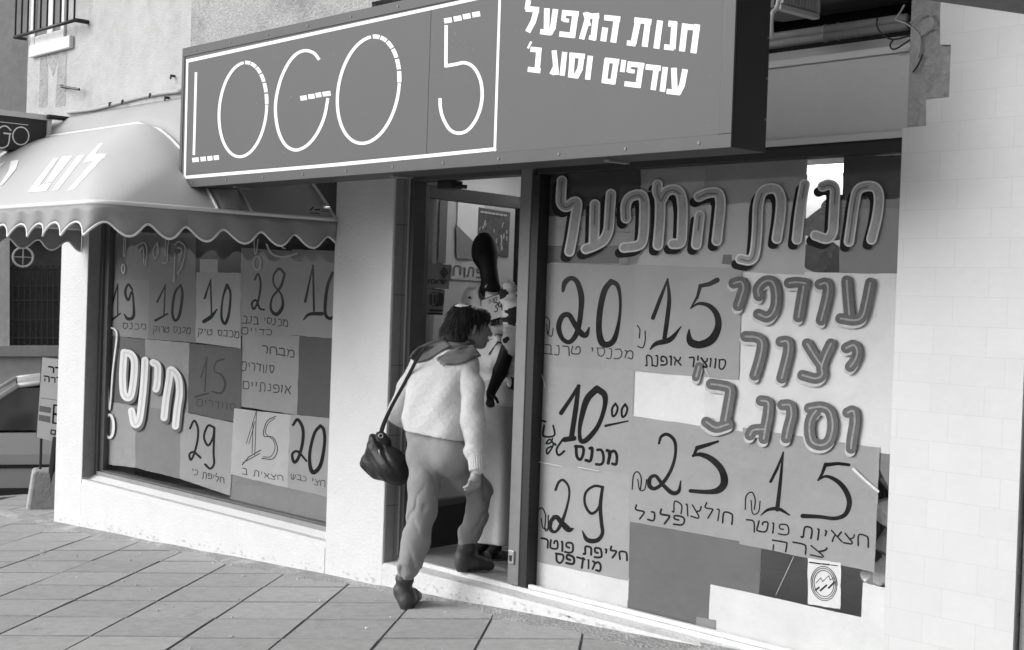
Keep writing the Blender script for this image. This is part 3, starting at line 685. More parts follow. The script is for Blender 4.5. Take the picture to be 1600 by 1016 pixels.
t10c = lsheet([q6(1242, 190), q6(1520, 200), q6(1500, 720), q6(1238, 700)], .0055, .165, 'grey sheet with the price 10 cut off by the middle pillar', 'price sheet')
t15 = lsheet([q6(630, 748), q6(944, 780), q7(938, 312), q7(622, 245)], .004, .055, 'dark sheet with the price 15 in the middle of the left window', 'price sheet')
tsc = lsheet([q6(946, 690), q6(1284, 705), q7(1272, 262), q7(940, 210)], .0085, .17, 'grey sheet with three lines of writing right of the dark 15', 'price sheet')
lsheet([q6(1284, 705), q6(1480, 718), q7(1462, 275), q7(1270, 262)], .0105, .05, 'dark sheet above the price 20 beside the middle pillar')
lsheet([q6(135, 700), q6(372, 726), q7(366, 212), q7(105, 180)], .0115, .07, 'dark sheet behind the white bubble letters of the left window')
lsheet([q6(368, 722), q6(632, 746), q7(622, 250), q7(366, 212)], .0095, .17, 'plain grey sheet left of the dark price 15')
lsheet([q7(106, 175), q7(314, 206), q7(312, 575), q7(100, 550)], .010, .2, 'pale sheet at the lower left corner of the left window')
lsheet([q7(312, 204), q7(584, 240), q7(576, 640), q7(310, 575)], .008, .13, 'mid grey sheet left of the price 29 at the bottom of the left window')
t29 = lsheet([q7(580, 240), q7(894, 308), q7(874, 742), q7(574, 640)], .005, .2, 'grey sheet with the price 29 in the lower row of the left window', 'price sheet')
t15b = lsheet([q7(896, 222), q7(1232, 260), q7(1215, 695), q7(876, 612)], .0035, .42, 'palest sheet with the outlined price 15 in the lower row', 'price sheet')
t20 = lsheet([q7(1232, 258), q7(1462, 278), q7(1455, 750), q7(1214, 692)], .0045, .2, 'grey sheet with the thick price 20 beside the middle pillar', 'price sheet')
lsheet([q7(876, 610), q7(1460, 745), q7(1452, 925), q7(872, 780)], .012, .13, 'wide grey sheet along the foot of the left window')
A6 = (3.805, (130, 340)); A7 = (3.805, (130, 580))
def lp(dy): return Paint(paper_fn(Lb+dy), lift=.0003)
p = lp(.006).at(*A6); p.stroke([(170, 520), (207, 395)], [3, 2], smooth=False); p.stroke([(206, 395), (205, 575)], 2, smooth=False); p.stroke([(170, 608), (222, 570)], [4, 2], smooth=False)
p.stroke([(292, 430), (268, 398), (250, 445), (268, 492), (290, 440), (300, 520), (298, 590), (265, 602), (244, 575)], [3, 3.5, 4, 3.5, 3, 3.5, 5, 5, 2]); done(p, t19)
p = lp(.006); p.lift = .0006; write(p, 'מכנס', (228, 507), (192, 505), 8, 1.3); done(p, t19, M_ink2, 'caption')
p = lp(.0075).at(*A6); p.stroke([(440, 502), (490, 400)], [3, 2], smooth=False); p.stroke([(488, 402), (480, 580)], 2.2, smooth=False); p.stroke([(430, 612), (502, 572)], [4, 2.5], smooth=False)
p.stroke([(580, 400), (545, 450), (530, 560), (545, 612), (572, 580), (590, 460), (580, 400)], [3, 4, 4, 4, 4.5, 4, 3]); done(p, t10)
p = lp(.0075); p.lift = .0006; write(p, 'מכנס טרוק', (298, 512), (240, 510), 9, 1.3); done(p, t10, M_ink2, 'caption')
p = lp(.003).at(*A6); p.stroke([(722, 480), (758, 370)], [3.5, 2], smooth=False); p.stroke([(757, 372), (763, 575)], 2.6, smooth=False); p.stroke([(718, 618), (760, 590), (796, 545)], [6, 6, 2])
p.stroke([(855, 402), (830, 480), (822, 590), (845, 630), (868, 560), (875, 450), (855, 402)], [5, 3, 4, 5, 4, 3.5, 5]); done(p, t10b)
p = lp(.003); p.lift = .0006; write(p, 'מכבס טיק', (374, 518), (310, 514), 9, 1.4); done(p, t10b, M_ink2, 'caption')
p = lp(.007).at(*A6); p.stroke([(1020, 370), (1040, 335), (1055, 395), (1042, 490), (1015, 545), (1003, 510), (1028, 492), (1050, 540), (1075, 548)], 3.2)
p.stroke([(1198, 335), (1165, 305), (1132, 345), (1135, 400), (1178, 460), (1185, 530), (1150, 575), (1116, 545), (1125, 475), (1175, 410), (1198, 335)], [4, 4, 3, 2.5, 3, 5, 6, 4, 3, 4, 4]); done(p, t28)
p = lp(.007); p.lift = .0006; write(p, 'מכנסי בנב', (450, 500), (380, 494), 10, 1.5); write(p, 'כדיים', (425, 516), (378, 512), 9, 1.3); done(p, t28, M_ink2, 'caption')
p = lp(.0055).at(*A6); p.stroke([(1320, 500), (1366, 285)], [4, 2], smooth=False); p.stroke([(1366, 285), (1372, 555)], 3.2, smooth=False); p.stroke([(1310, 608), (1345, 575), (1420, 572)], [2, 5, 6]); p.stroke([(1482, 330), (1450, 420), (1438, 560), (1462, 600), (1490, 590)], 5); done(p, t10c)
p = lp(.004).at(1, (0, 0)); p.stroke([(314, 590), (324, 558)], [2, 1.5], smooth=False); p.stroke([(323, 559), (320, 612)], 2.2, smooth=False); p.stroke([(305, 620), (325, 615)], 3, smooth=False)
p.stroke([(350, 561), (338, 566), (335, 580), (346, 586), (352, 600), (346, 614), (331, 612)], [3, 2.5, 2, 3, 3.5, 3.5, 2]); done(p, t15, mat('ink_black', .012, .6))
p = lp(.004); p.lift = .0006; write(p, 'סוודרים', (368, 632), (308, 624), 9, 1.3); done(p, t15, mat('ink_black', .012), 'caption')
p = lp(.0085); write(p, 'מבחר', (460, 548), (410, 541), 11, 1.7); write(p, 'סוודרים', (428, 572), (378, 566), 11, 1.6); write(p, 'אופנתיים', (455, 604), (380, 596), 11, 1.6); done(p, tsc, M_ink2, 'caption')
p = lp(.005).at(*A7); p.stroke([(635, 340), (660, 295), (682, 340), (680, 410), (660, 490), (640, 528), (632, 495), (658, 482), (698, 515)], 3.5)
p.stroke([(778, 335), (742, 325), (718, 390), (742, 442), (772, 395), (780, 335), (775, 480), (778, 550), (755, 580), (725, 555)], 3.5); done(p, t29)
p = lp(.005); p.lift = .0006; write(p, 'חליפת כי', (350, 747), (300, 733), 8, 1.2); done(p, t29, M_ink2, 'caption')
p = lp(.0035).at(*A7); p.stroke([(970, 430), (1030, 235)], 1, smooth=False); p.stroke([(985, 432), (1022, 300)], 1, smooth=False); p.stroke([(1030, 235), (1020, 500)], 1.2, smooth=False); p.stroke([(1010, 300), (1004, 490)], 1.2, smooth=False); p.stroke([(945, 558), (985, 510), (1055, 470)], 1.6, smooth=False); p.stroke([(950, 545), (1050, 490)], 1.4, smooth=False)
p.stroke([(1145, 268), (1092, 300), (1073, 382), (1128, 395), (1155, 460), (1130, 520), (1062, 520)], 1.5); p.stroke([(1140, 280), (1100, 312), (1085, 370), (1130, 412), (1140, 460), (1115, 508), (1070, 510)], 1.2); done(p, t15b, M_ink2)
p = lp(.0035); p.lift = .0006; write(p, 'חצאית ב', (442, 744), (378, 732), 8, 1.2); done(p, t15b, M_ink2, 'caption')
p = lp(.0045).at(*A7); p.stroke([(1248, 320), (1275, 288), (1305, 340), (1305, 420), (1282, 510), (1255, 542), (1243, 495), (1275, 478), (1328, 535)], [4, 5, 5, 5, 5, 5, 4, 4, 3])
p.stroke([(1410, 325), (1375, 370), (1348, 480), (1350, 570), (1372, 602), (1412, 555), (1435, 430), (1430, 350), (1410, 325)], [5, 5, 5, 6, 7, 6, 5, 5, 5]); done(p, t20)
p = lp(.0045); p.lift = .0006; write(p, 'חצי כבש', (508, 752), (455, 740), 8, 1.3); done(p, t20, M_ink2, 'caption')
# bubble letters and outlined writing on the left glass
gl_ = glassfn(LY-.0035)
A8 = (3.908, (0, 540))
FREE = [(A8, [[(757, 42), (800, 55), (820, 100), (815, 210), (795, 312), (757, 300), (748, 200), (752, 110), (757, 42)]]),
        (A8, [[(885, 90), (878, 220), (865, 350), (848, 460), (820, 480), (803, 400)]]),
        (A6, [[(415, 862), (442, 885), (440, 980), (432, 1020)]]),
        (A6, [[(480, 1190), (492, 1080), (510, 970), (520, 905), (562, 950), (572, 1040), (560, 1130), (548, 1240)]])]
lay = [('free_shadow', 12.5, (2.5, 4), .0002, mat('paint_shadow', .09, .5)), ('free_fill', 11, (0, 0), .0013, mat('paint_white', .6, .5, 30, .1)), ('free_core', 2.2, (0, 0), .0024, mat('paint_silver', .44, .5))]
for nm, w_, d_, li, m in lay:
    p = Paint(gl_, lift=li)
    for z, st in FREE:
        p.at(*z)
        for s_ in st: p.stroke(s_, w_, d=d_)
    p.build(nm, m, WL)
p = Paint(gl_, lift=.001).at(1, (0, 0))
p.stroke([(173, 512), (166, 524), (168, 580), (171, 641), (176, 580), (182, 528), (180, 516), (173, 512)], 2.4)
p.at(*A7).stroke([(155+26*math.cos(a*math.pi/6), 328+68*math.sin(a*math.pi/6)) for a in range(13)], 4)
p.build('exclamation_mark', mat('paint_white', .6), WL)
p = Paint(gl_, lift=.001).at(*A6)
for s_ in ([(245, 55), (238, 230)], [(258, 60), (246, 232)], [(315, 170), (360, 150), (378, 190), (370, 285)], [(335, 200), (355, 180), (360, 270)], [(440, 150), (415, 195), (425, 245), (447, 205), (438, 150)],
           [(512, 100), (500, 200), (497, 265), (470, 270)], [(492, 110), (485, 230)], [(540, 165), (570, 145), (605, 180), (590, 280), (560, 335)], [(545, 210), (538, 380)], [(560, 180), (585, 190), (570, 260)],
           [(1015, 130), (1020, 210), (1028, 212), (1040, 130)]): p.stroke(s_, 1.5, smooth=len(s_) > 2)
p.stroke([(1033+22*math.cos(a*math.pi/5), 272+40*math.sin(a*math.pi/5)) for a in range(11)], 1.8); p.stroke([(237+9*math.cos(a*math.pi/5), 305+26*math.sin(a*math.pi/5)) for a in range(11)], 1.6)
p.stroke([(1090, 160), (1120, 215), (1190, 235), (1270, 215)], 3); p.stroke([(1188, 100), (1180, 170), (1200, 185)], 1.8); p.stroke([(1390, 110), (1375, 190)], 1.8, smooth=False)
p.build('outlined_writing', mat('paint_thin', .42, .6), WL)

# ------------------------------------------------------------------ door (hinged on the left jamb, standing open)
mb = MB(); mb.box(-6.428, -6.385, .105, .2, .1315, 2.27); mb.box(-6.428, -5.498, .105, .2, 2.27, 2.318)
DR = part(mb, 'door', M_frame, bevel=.004); DR['label'] = 'dark metal shop door standing open inwards'
mb = MB(); mb.box(-6.4295, -6.4195, .1, .1045, .1315, 2.318); mb.build('frame_edge', mat('edge_bright', .42, .4), DR)
hp = Vector((-6.384, .16, 0)); hd = Vector((-.17, .985, 0)).normalized(); hn = Vector((hd.y, -hd.x, 0))
DW, DT = 1.0, .045
def dbox(m, a0, a1, z0, z1, t0=0, t1=DT):
    vs = []
    for z in (z0, z1):
        for (a, t) in ((a0, t0), (a1, t0), (a1, t1), (a0, t1)):
            q = hp + hd*a - hn*t; vs.append((q.x, q.y, z))
    m.add(vs, [(0, 3, 2, 1), (4, 5, 6, 7), (0, 1, 5, 4), (1, 2, 6, 5), (2, 3, 7, 6), (3, 0, 4, 7)])
mb = MB(); dbox(mb, 0, .075, .15, 2.26); dbox(mb, DW-.075, DW, .15, 2.26); dbox(mb, .075, DW-.075, 2.185, 2.26); dbox(mb, .075, DW-.075, .39, .43)
mb.build('leaf_frame', M_frame, DR, bevel=.003)
mb = MB(); dbox(mb, .075, DW-.075, .15, .39, .008, DT-.008); mb.build('kick_panel', mat('kick_panel', .028, .5, 8, .2), DR)
mb = MB(); dbox(mb, .075, DW-.075, .43, 2.185, .02, .026); mb.build('leaf_glass', M_glassd, DR)
mb = MB(); 
c = hp+hd*(DW-.04)+hn*.03
mb.tube([(c.x, c.y, .95), (c.x, c.y, 1.25)], .011); mb.tube([hp+hd*(DW-.04)+Vector((0, 0, .98)), (c.x, c.y, .98)], .008); mb.tube([hp+hd*(DW-.04)+Vector((0, 0, 1.22)), (c.x, c.y, 1.22)], .008)
mb.build('handle', mat('latch_steel', .45), DR, smooth=True)
mb = MB(); q = P(700, 271, .16); mb.box(q.x-.07, q.x+.06, .14, .22, 2.225, 2.268); mb.tube([(q.x+.05, .17, 2.24), (q.x+.1, .22, 2.235)], .012); mb.build('closer', M_black, DR, bevel=.004)
def doorfn(x, y, l=0):
    p0 = hp - hn*.02; return PP(x, y, p0, hn) + hn*(.004+l)
def dsheet(name, px, m, label, group=None, lift=0.0):
    pts = [doorfn(x, y, lift) for x, y in px]; mb = MB(); mb.prism(pts, hn*.0015); o = mb.build(name, m); tag(o, label, 'sticker', group); return o
k1 = dsheet('door_sticker', [(664, 411), (703, 414), (700, 452), (663, 449)], mat('sticker_grey', .17, .6), 'grey sticker with a diamond emblem on the door glass')
p = Paint(doorfn, lift=.0035).at(8.469, (640, 400)); p.stroke([(445, 150), (395, 215), (440, 290), (495, 225), (445, 150)], 1.4, smooth=False); p.stroke([(445, 175), (415, 215), (440, 265), (475, 222), (445, 175)], 1.2, smooth=False); p.stroke([(445, 205), (440, 240)], 2, smooth=False)
p.at(1, (0, 0)); write(p, 'ישראכרט', (697, 438), (664, 437), 5.5, 1.4); p.build('print', mat('ink_black', .012), k1)
k2 = dsheet('door_sticker', [(664, 451), (694, 453), (691, 493), (662, 491)], mat('sticker_grey', .17), 'narrow sticker with a split round emblem on the door glass')
p = Paint(doorfn, lift=.0035).at(8.469, (640, 400)); p.poly([(375, 480), (435, 500), (440, 580), (425, 660), (320, 670), (355, 620), (365, 560), (355, 510)]); p.poly([(258, 520), (285, 505), (285, 640), (262, 625)]); p.poly([(305, 508), (330, 530), (330, 615), (305, 640)])
p.stroke([(300, 480), (250, 530), (250, 620), (300, 665), (345, 620), (345, 530), (300, 480)], 1); p.stroke([(258, 718), (415, 725)], 3, smooth=False); p.stroke([(235, 758), (415, 768)], 2.4, smooth=False); p.stroke([(290, 440), (420, 450)], 2, smooth=False); p.build('print', mat('ink_black', .012), k2)

# posters on the partition seen through the door
def wsheet(px, m, label, d=0.0, cat='poster'):
    mb = MB(); mb.prism([PX(x, y, -7.972+d) for x, y in px], (.002, 0, 0)); o = mb.build('poster', m); return tag(o, label, cat, 'posters seen through the door')
wsheet([(716, 296), (758, 302), (752, 408), (712, 404)], mat('poster_white', .75, .6, 5, .1), 'white torn poster on the inner wall behind the door glass')
po = wsheet([(748, 324), (797, 332), (794, 402), (745, 396)], mat('poster_dark', .09, .6, 40, .9), 'dark poster with busy print on the inner wall behind the mannequin head', .004)
wsheet([(706, 412), (760, 416), (757, 440), (704, 436)], mat('poster_pale', .5, .6), 'pale banner with lettering on the inner wall below the posters', .008)
wsheet([(688, 300), (700, 302), (696, 412), (684, 410)], mat('poster_strip', .12, .6), 'tall dark strip on the inner wall left of the white poster', .006)
wsheet([(668, 300), (686, 302), (683, 332), (666, 330)], mat('poster_pale', .5), 'small pale card high on the inner wall near the hinge', .007)
wsheet([(712, 350), (742, 380), (738, 405), (714, 404)], mat('poster_fold', .22, .6), 'grey folded flap of the torn poster on the inner wall', .010)
ban = wsheet([(664, 300), (667, 300), (664, 404), (661, 404)], mat('poster_edge', .06), 'thin dark edge strip on the inner wall beside the hinge', .009)
wl = lambda x, y, l=0: PX(x, y, -7.972+.016+l)
p = Paint(wl, lift=.001); write(p, 'פתוח', (756, 420), (710, 417), 14, 2.4); p.build('lettering', mat('poster_ink', .1, .6), [o for o in COL.objects if o.get('label', '').startswith('pale banner')][0])
p = Paint(wl, lift=.001)
for i in range(7): p.stroke([(752+i*6, 331+i*.9), (755+i*6, 331.5+i*.9)], 3, smooth=False)
for i in range(34): x_ = random.uniform(750, 792); y_ = random.uniform(345, 396); p.stroke([(x_, y_), (x_+random.uniform(-2, 2), y_+random.uniform(2, 7))], random.uniform(.8, 2.2), smooth=False)
p.build('print', mat('poster_print', .45, .6, 60, .5), po)
mb = MB()
lamp = empty('ceiling_lamp', PZ(1290, 262, 2.62), 'long fluorescent ceiling lamp glowing behind the right window', 'lamp')
c = Vector(lamp.location)
mb.box(c.x-.75, c.x+.9, c.y-.09, c.y+.09, 2.63, 2.683); mb.build('housing', mat('lamp_white', .7, .5), lamp, bevel=.005)
for s_ in (-.045, .045):
    mb = MB(); mb.tube([(c.x-.72, c.y+s_, 2.60), (c.x+.87, c.y+s_, 2.60)], .018, 10); mb.build('tube', mat('lamp_glow', .9, .5, emit=13), lamp, smooth=True)
lamp2 = lamp.copy(); COL.objects.link(lamp2); lamp2.location = (-7.0, 1.9, lamp.location.z); lamp2['label'] = 'second fluorescent ceiling lamp, deeper in the shop above the open door'
for ch in list(lamp.children):
    d = ch.copy(); COL.objects.link(d); d.parent = lamp2
lamp['group'] = lamp2['group'] = 'ceiling lamps in the shop'
# goods behind the gap by the right pillar
def crumple(name, c, r, g, label, cat, seed, squash=(1, 1, 1)):
    bm = bmesh.new(); bmesh.ops.create_icosphere(bm, subdivisions=4, radius=1)
    rs = np.random.RandomState(seed); dirs = rs.normal(size=(26, 3)); dirs /= np.linalg.norm(dirs, axis=1)[:, None]; am = rs.uniform(.6, 1, 26)
    for v in bm.verts:
        n_ = np.array(v.co); dd = dirs@n_; rr = np.min(np.where(dd > .15, am/np.maximum(dd, .15), 9)); rr = min(rr, 1.25)
        v.co = Vector([n_[i]*rr*r*squash[i]+c[i] for i in range(3)])
    me = bpy.data.meshes.new(name); bm.to_mesh(me); bm.free()
    o = link_mesh(name, me, mat('plastic_%d' % int(g*100), g, .25, 9, .5, spec=.6)); return tag(o, label, cat, 'packed goods by the right pillar')
for i, (x, y, r, g, t) in enumerate([(1388, 745, .07, .2, 'uppermost crumpled bag in the gap beside the right pillar'), (1388, 800, .08, .55, 'bright crumpled bag below the uppermost one by the pillar'), (1390, 850, .07, .3, 'grey crumpled bag in the middle of the pile by the pillar'), (1384, 892, .075, .5, 'pale crumpled bag second from the bottom by the pillar'), (1362, 902, .05, .6, 'small pale bag poking left of the pile under the price sheet'), (1392, 930, .06, .4, 'lowest crumpled bag behind the narrow white sheet')]):
    crumple('plastic_bag', P(x, y, .30), r, g, t, 'bag', 20+i)
for i, (x, y, g, t) in enumerate([(1283, 405, .3, 'folded garment seen in the gap under the painted heading'), (1300, 412, .1, 'dark folded garment in the gap beside the lighter one'), (1283, 352, .34, 'pale hanging garment above the folded ones in the window gap'), (1304, 334, .2, 'grey hanging garment highest in the window gap')]):
    crumple('garment', P(x, y, .55), .11, g, t, 'clothes', 40+i, (1, .6, .9))['group'] = 'garments in the window gap'
def shelf():
    S = empty('clothes_rack', (-4.3, 1.1, .13), 'dark clothes rack standing inside behind the lower window opening', 'rack')
    mb = MB()
    for x in (-4.9, -3.9): mb.tube([(x, 1.1, .13), (x, 1.1, 1.35)], .018)
    mb.tube([(-4.95, 1.1, 1.35), (-3.85, 1.1, 1.35)], .018); mb.build('frame', M_black, S, smooth=True)
    for i in range(7):
        x = -4.8+i*.14; g = [.03, .06, .02, .09, .04, .12, .03][i]; mb = MB()
        rows = [[(x+.02*math.sin(j*1.3+i)+.012*math.sin(k*.9), 1.1+(j-4)*.05*(.6+.4*min(k, 3)/3), 1.3-k*.1) for j in range(9)] for k in range(9)]
        mb.grid(rows); mb.build('coat', mat('coat_%d' % i, g, .9, 6, .2), S, smooth=True, solid=.04)
shelf()

# ------------------------------------------------------------------ the big sign
SX0, SX1, SZ0, SZ1, SY = -7.258, -3.272, 2.183, 2.973, -.90
SG = empty('shop_sign', (-5.26, -.8, 2.18), 'long dark grey box sign with LOGO 5 in white line letters and Hebrew lettering', 'sign')
mb = MB(); mb.box(SX0, SX1, SY+.006, -.702, SZ0, SZ1); mb.build('sign_box', M_signside, SG, bevel=.004)
mb = MB(); mb.box(SX0+.0, SX1, SY-.004, SY+.0055, SZ0, SZ0+.05); mb.box(SX0, SX1, SY-.004, SY+.0055, SZ1-.05, SZ1); mb.box(SX0, SX0+.028, SY-.004, SY+.0055, SZ0+.0505, SZ1-.0505); mb.box(SX1-.06, SX1, SY-.004, SY+.0055, SZ0+.0505, SZ1-.0505)
mb.build('sign_rim', M_signrim, SG, bevel=.002)
mb = MB(); xs_ = P(670, 130, SY).x
mb.box(SX0+.0285, xs_-.0015, SY, SY+.005, SZ0+.0508, SZ1-.0508); mb.box(xs_+.0015, SX1-.0605, SY, SY+.005, SZ0+.0508, SZ1-.0508); mb.build('sign_face', M_signface, SG)
sf = glassfn(SY-.0006)
q2 = (2.963, (260, 0)); q3 = (3.194, (760, 0))
p = Paint(sf).at(*q2)
p.butt([(92, 284), (700, 152), (1230, 38), (1545, -30)], 5.2); p.butt([(97, 280), (85, 820)], 3.2); p.butt([(82, 823), (700, 771), (1210, 722), (1527, 690)], 5.6); p.butt([(1544, -30), (1520, 700)], 4)
p.butt([(137, 335), (127, 718)], 3.8)
for a, b in (((120, 742), (150, 739)), ((158, 738), (183, 735)), ((190, 735), (213, 732)), ((219, 732), (243, 729))): p.butt([a, b], 7)
def ring(cx, cy, a, b, sh, sk, t0, t1, w_, n=40):
    p.stroke([(cx+a*math.cos(R_(t0+(t1-t0)*i/n))-sh*math.sin(R_(t0+(t1-t0)*i/n)), cy+b*math.sin(R_(t0+(t1-t0)*i/n))-sk*math.cos(R_(t0+(t1-t0)*i/n))) for i in range(n+1)], w_, cap=False, per=2)
def letterO(cx, cy, a, b, sh, sk, w_, w2):
    ring(cx, cy, a, b, sh, sk, -4, 266, w_)
    for i in range(6):
        t = 269.5+i*14.6; ring(cx, cy, a, b, sh, sk, t, t+12.6, w2, 5)
letterO(354, 508, 110, 218, 11, 8, 4.4, 5.6)
letterO(935, 417, 142, 247, 22, 14, 4.9, 6.4)
p.stroke([(708, 277), (682, 246), (642, 235), (600, 252), (562, 298), (528, 372), (507, 465), (507, 545), (522, 618), (550, 670), (585, 693), (620, 691), (662, 664), (702, 610), (732, 538), (748, 455)], 4.8, cap=False)
for a, b in (((620, 456), (650, 452)), ((657, 449), (686, 445)), ((691, 442), (717, 438)), ((723, 437), (760, 432))): p.butt([a, b], 7.4)
for a, b in (((1286, 98), (1321, 92)), ((1330, 89), (1366, 83)), ((1373, 79), (1408, 73)), ((1416, 70), (1452, 64))): p.butt([a, b], 8)
p.butt([(1295, 117), (1294, 312)], 5.2); p.stroke([(1292, 306), (1340, 298), (1380, 291), (1420, 310), (1450, 360), (1462, 425), (1455, 495), (1430, 560), (1392, 605), (1350, 617), (1312, 600), (1282, 550), (1269, 500), (1267, 455)], 5.2, cap=False)
p.build('logo_lettering', M_signwhite, SG)
p = Paint(sf, lift=.0003).at(*q3)
def bl(*segs, w=9.4):
    for s_ in segs: p.butt(s_, w)
bl([(1052, 122), (1033, 266)], [(992, 118), (976, 257)], w=9.6); bl([(978, 133), (1066, 140)], w=9)      # het
bl([(939, 110), (929, 246)], [(908, 118), (950, 122)]); bl([(887, 234), (936, 240)], w=8.4)                # nun
bl([(867, 103), (848, 243)])                                                                              # vav
bl([(808, 94), (790, 234)], [(758, 100), (733, 220)]); bl([(738, 100), (824, 110)], w=8.6); bl([(701, 214), (745, 220)], w=8)   # tav
bl([(653, 82), (633, 213)], [(593, 138), (583, 207)]); bl([(588, 88), (668, 96)], w=8.6)                   # he
bl([(492, 62), (512, 130)], w=7); bl([(514, 64), (475, 196)], w=8.6); bl([(548, 70), (533, 200)]); bl([(512, 82), (563, 78)], w=8); bl([(512, 186), (545, 194)], w=7)       # mem
bl([(446, 56), (428, 188)]); bl([(378, 63), (461, 70)], w=8.4); bl([(364, 170), (440, 178)], w=8.4); bl([(389, 55), (384, 105)], w=7); bl([(382, 100), (412, 104)], w=6)     # pe
bl([(345, 46), (331, 145)], [(332, 138), (314, 170)], [(302, 42), (300, 150)], w=8.8); bl([(268, 158), (322, 165)], w=8.2)     # ayin
bl([(210, 2), (203, 48)], w=8); bl([(196, 44), (263, 50)], w=8.8); bl([(250, 50), (232, 115)], w=8.6); bl([(234, 108), (206, 160)], w=8.6)   # lamed
bl([(936, 339), (940, 455)], [(992, 346), (975, 432)], [(977, 425), (955, 468)], w=9); bl([(899, 456), (966, 464)], w=8)       # ayin
bl([(893, 335), (878, 458)], w=8.6); bl([(795, 334), (870, 342)], w=8.6); bl([(849, 336), (832, 450)], w=8.6)                  # vav dalet
bl([(774, 316), (756, 438)], w=8.8); bl([(704, 319), (788, 328)], w=8); bl([(689, 418), (766, 428)], w=8); bl([(716, 314), (708, 360)], w=6.4); bl([(706, 354), (740, 358)], w=6)
bl([(686, 300), (678, 360)], w=7.6)
bl([(649, 298), (630, 420)], [(603, 294), (588, 410)], w=8.6); bl([(592, 300), (663, 308)], w=8); bl([(576, 402), (640, 411)], w=8)
bl([(519, 279), (505, 398)], w=8.4)
bl([(478, 272), (466, 352)], [(467, 345), (446, 386)], [(430, 268), (421, 384)], w=8.6); bl([(414, 275), (492, 282)], w=8); bl([(408, 374), (458, 382)], w=7.6)
bl([(391, 260), (378, 378)], w=8.2); bl([(338, 252), (350, 374)], w=8); bl([(349, 322), (325, 372)], w=7)
bl([(263, 240), (253, 356)], w=8.4); bl([(220, 246), (276, 252)], w=8); bl([(206, 346), (270, 354)], w=8)
bl([(224, 208), (207, 242)], w=3.4)
p.build('hebrew_lettering', M_signwhite, SG)
mb = MB()
for i in range(3): x = SX0+.5+i*1.4; mb.box(x, x+.03, -.85, -.73, SZ0-.012, SZ0-.0005)
for z in (2.3, 2.45, 2.6): mb.box(SX1+.0005, SX1+.004, -.718, -.71, z, z+.008)
for x in np.linspace(SX0+.15, SX1-.15, 11):
    for z in (SZ0+.025, SZ1-.025): mb.tube([(x, SY-.0045, z), (x, SY-.007, z)], .006, 8)
mb.build('screw', mat('screw_head', .16, .4), SG)
p = Paint(sf, lift=.0001).at(1, (0, 0)); rg3 = random.Random(9)
for i in range(46):
    x = rg3.uniform(300, 1130); y = rg3.uniform(40, 250); n = 6; r0 = rg3.uniform(.4, 1.1)
    p.poly([(x+r0*rg3.uniform(.5, 1.4)*math.cos(j), y+r0*rg3.uniform(.5, 1.4)*math.sin(j)) for j in range(n)])
for i in range(7):
    x = rg3.uniform(700, 730); y = rg3.uniform(62, 76); p.stroke([(x, y), (x+rg3.uniform(-6, 8), y+rg3.uniform(-2, 3)), (x+rg3.uniform(-4, 9), y+rg3.uniform(-1, 4))], .35)
p.build('scuff', mat('scuff', .19, .7), SG)

# ------------------------------------------------------------------ awning
AX0, AX1, AZ = -10.36, -6.985, 2.055
def gh(s): return .55*(1-max(0, 1-s/.72)**1.3) if s < .72 else .55+(s-.72)*1.07
def xi(g): return .97*(1-max(0, 1-g/.55)**(1/1.8)) if g < .5499 else .97
def ring_pts(s, nx=30, nc=12, ny=12):
    g = gh(s); yf = -1.52+s; x_ = xi(g); z = AZ+g; rx = min(.14+.85*x_, .95); ry = max(.004, min(.16+.6*s, .72-s)); rx = min(rx, 1.5*ry+.02)
    h = []
    xm = (AX0+AX1)/2; xr = AX1-x_
    for i in range(nx): h.append(Vector((xm+(xr-rx-xm)*i/nx, yf, z)))
    for i in range(nc):
        a = -math.pi/2+math.pi/2*i/nc; h.append(Vector((xr-rx+rx*math.cos(a), yf+ry+ry*math.sin(a), z)))
    for i in range(ny+1): h.append(Vector((xr, (yf+ry)*(1-i/ny)-.002*(i/ny), z)))
    left = [Vector((2*xm-q.x, q.y, q.z)) for q in h[1:]][::-1]
    pts = left+h
    for q in pts: q.z -= .010*math.sin(q.x*5.0)*math.sin(max(0, min(1, s/.72))*math.pi)
    return pts
AW = empty('awning', (-8.7, -.05, 2.1), 'pale domed fabric awning with scalloped valance and slanted white Hebrew letters', 'awning')
rings = [ring_pts(s) for s in [0, .02, .04, .07, .11, .16, .22, .29, .37, .45, .53, .6, .66, .7, .72]]
am = MB(); am.grid(rings)
M_awn = mat('awning_fabric', .50, .5, 2.5, .05, .06, 220, spec=.3)
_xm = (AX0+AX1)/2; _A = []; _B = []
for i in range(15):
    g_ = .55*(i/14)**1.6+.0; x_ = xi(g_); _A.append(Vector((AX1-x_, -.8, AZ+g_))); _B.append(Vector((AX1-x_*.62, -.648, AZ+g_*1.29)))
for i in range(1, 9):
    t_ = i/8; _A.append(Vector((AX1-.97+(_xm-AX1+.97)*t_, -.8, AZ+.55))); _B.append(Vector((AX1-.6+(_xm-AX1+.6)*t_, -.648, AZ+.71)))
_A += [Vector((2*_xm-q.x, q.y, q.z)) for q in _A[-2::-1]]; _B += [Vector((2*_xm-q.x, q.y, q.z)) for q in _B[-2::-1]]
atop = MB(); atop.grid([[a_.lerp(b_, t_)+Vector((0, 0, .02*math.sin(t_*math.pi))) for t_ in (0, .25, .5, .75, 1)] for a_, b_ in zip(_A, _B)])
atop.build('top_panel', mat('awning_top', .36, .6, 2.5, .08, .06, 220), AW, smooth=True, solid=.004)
abvh = am.bvh()
am.build('canopy', M_awn, AW, smooth=True, solid=.004)
base = ring_pts(0); mb = MB(); mb.tube(base, .014, 8); mb.build('front_bar', mat('piping_white', .72, .5), AW, smooth=True)
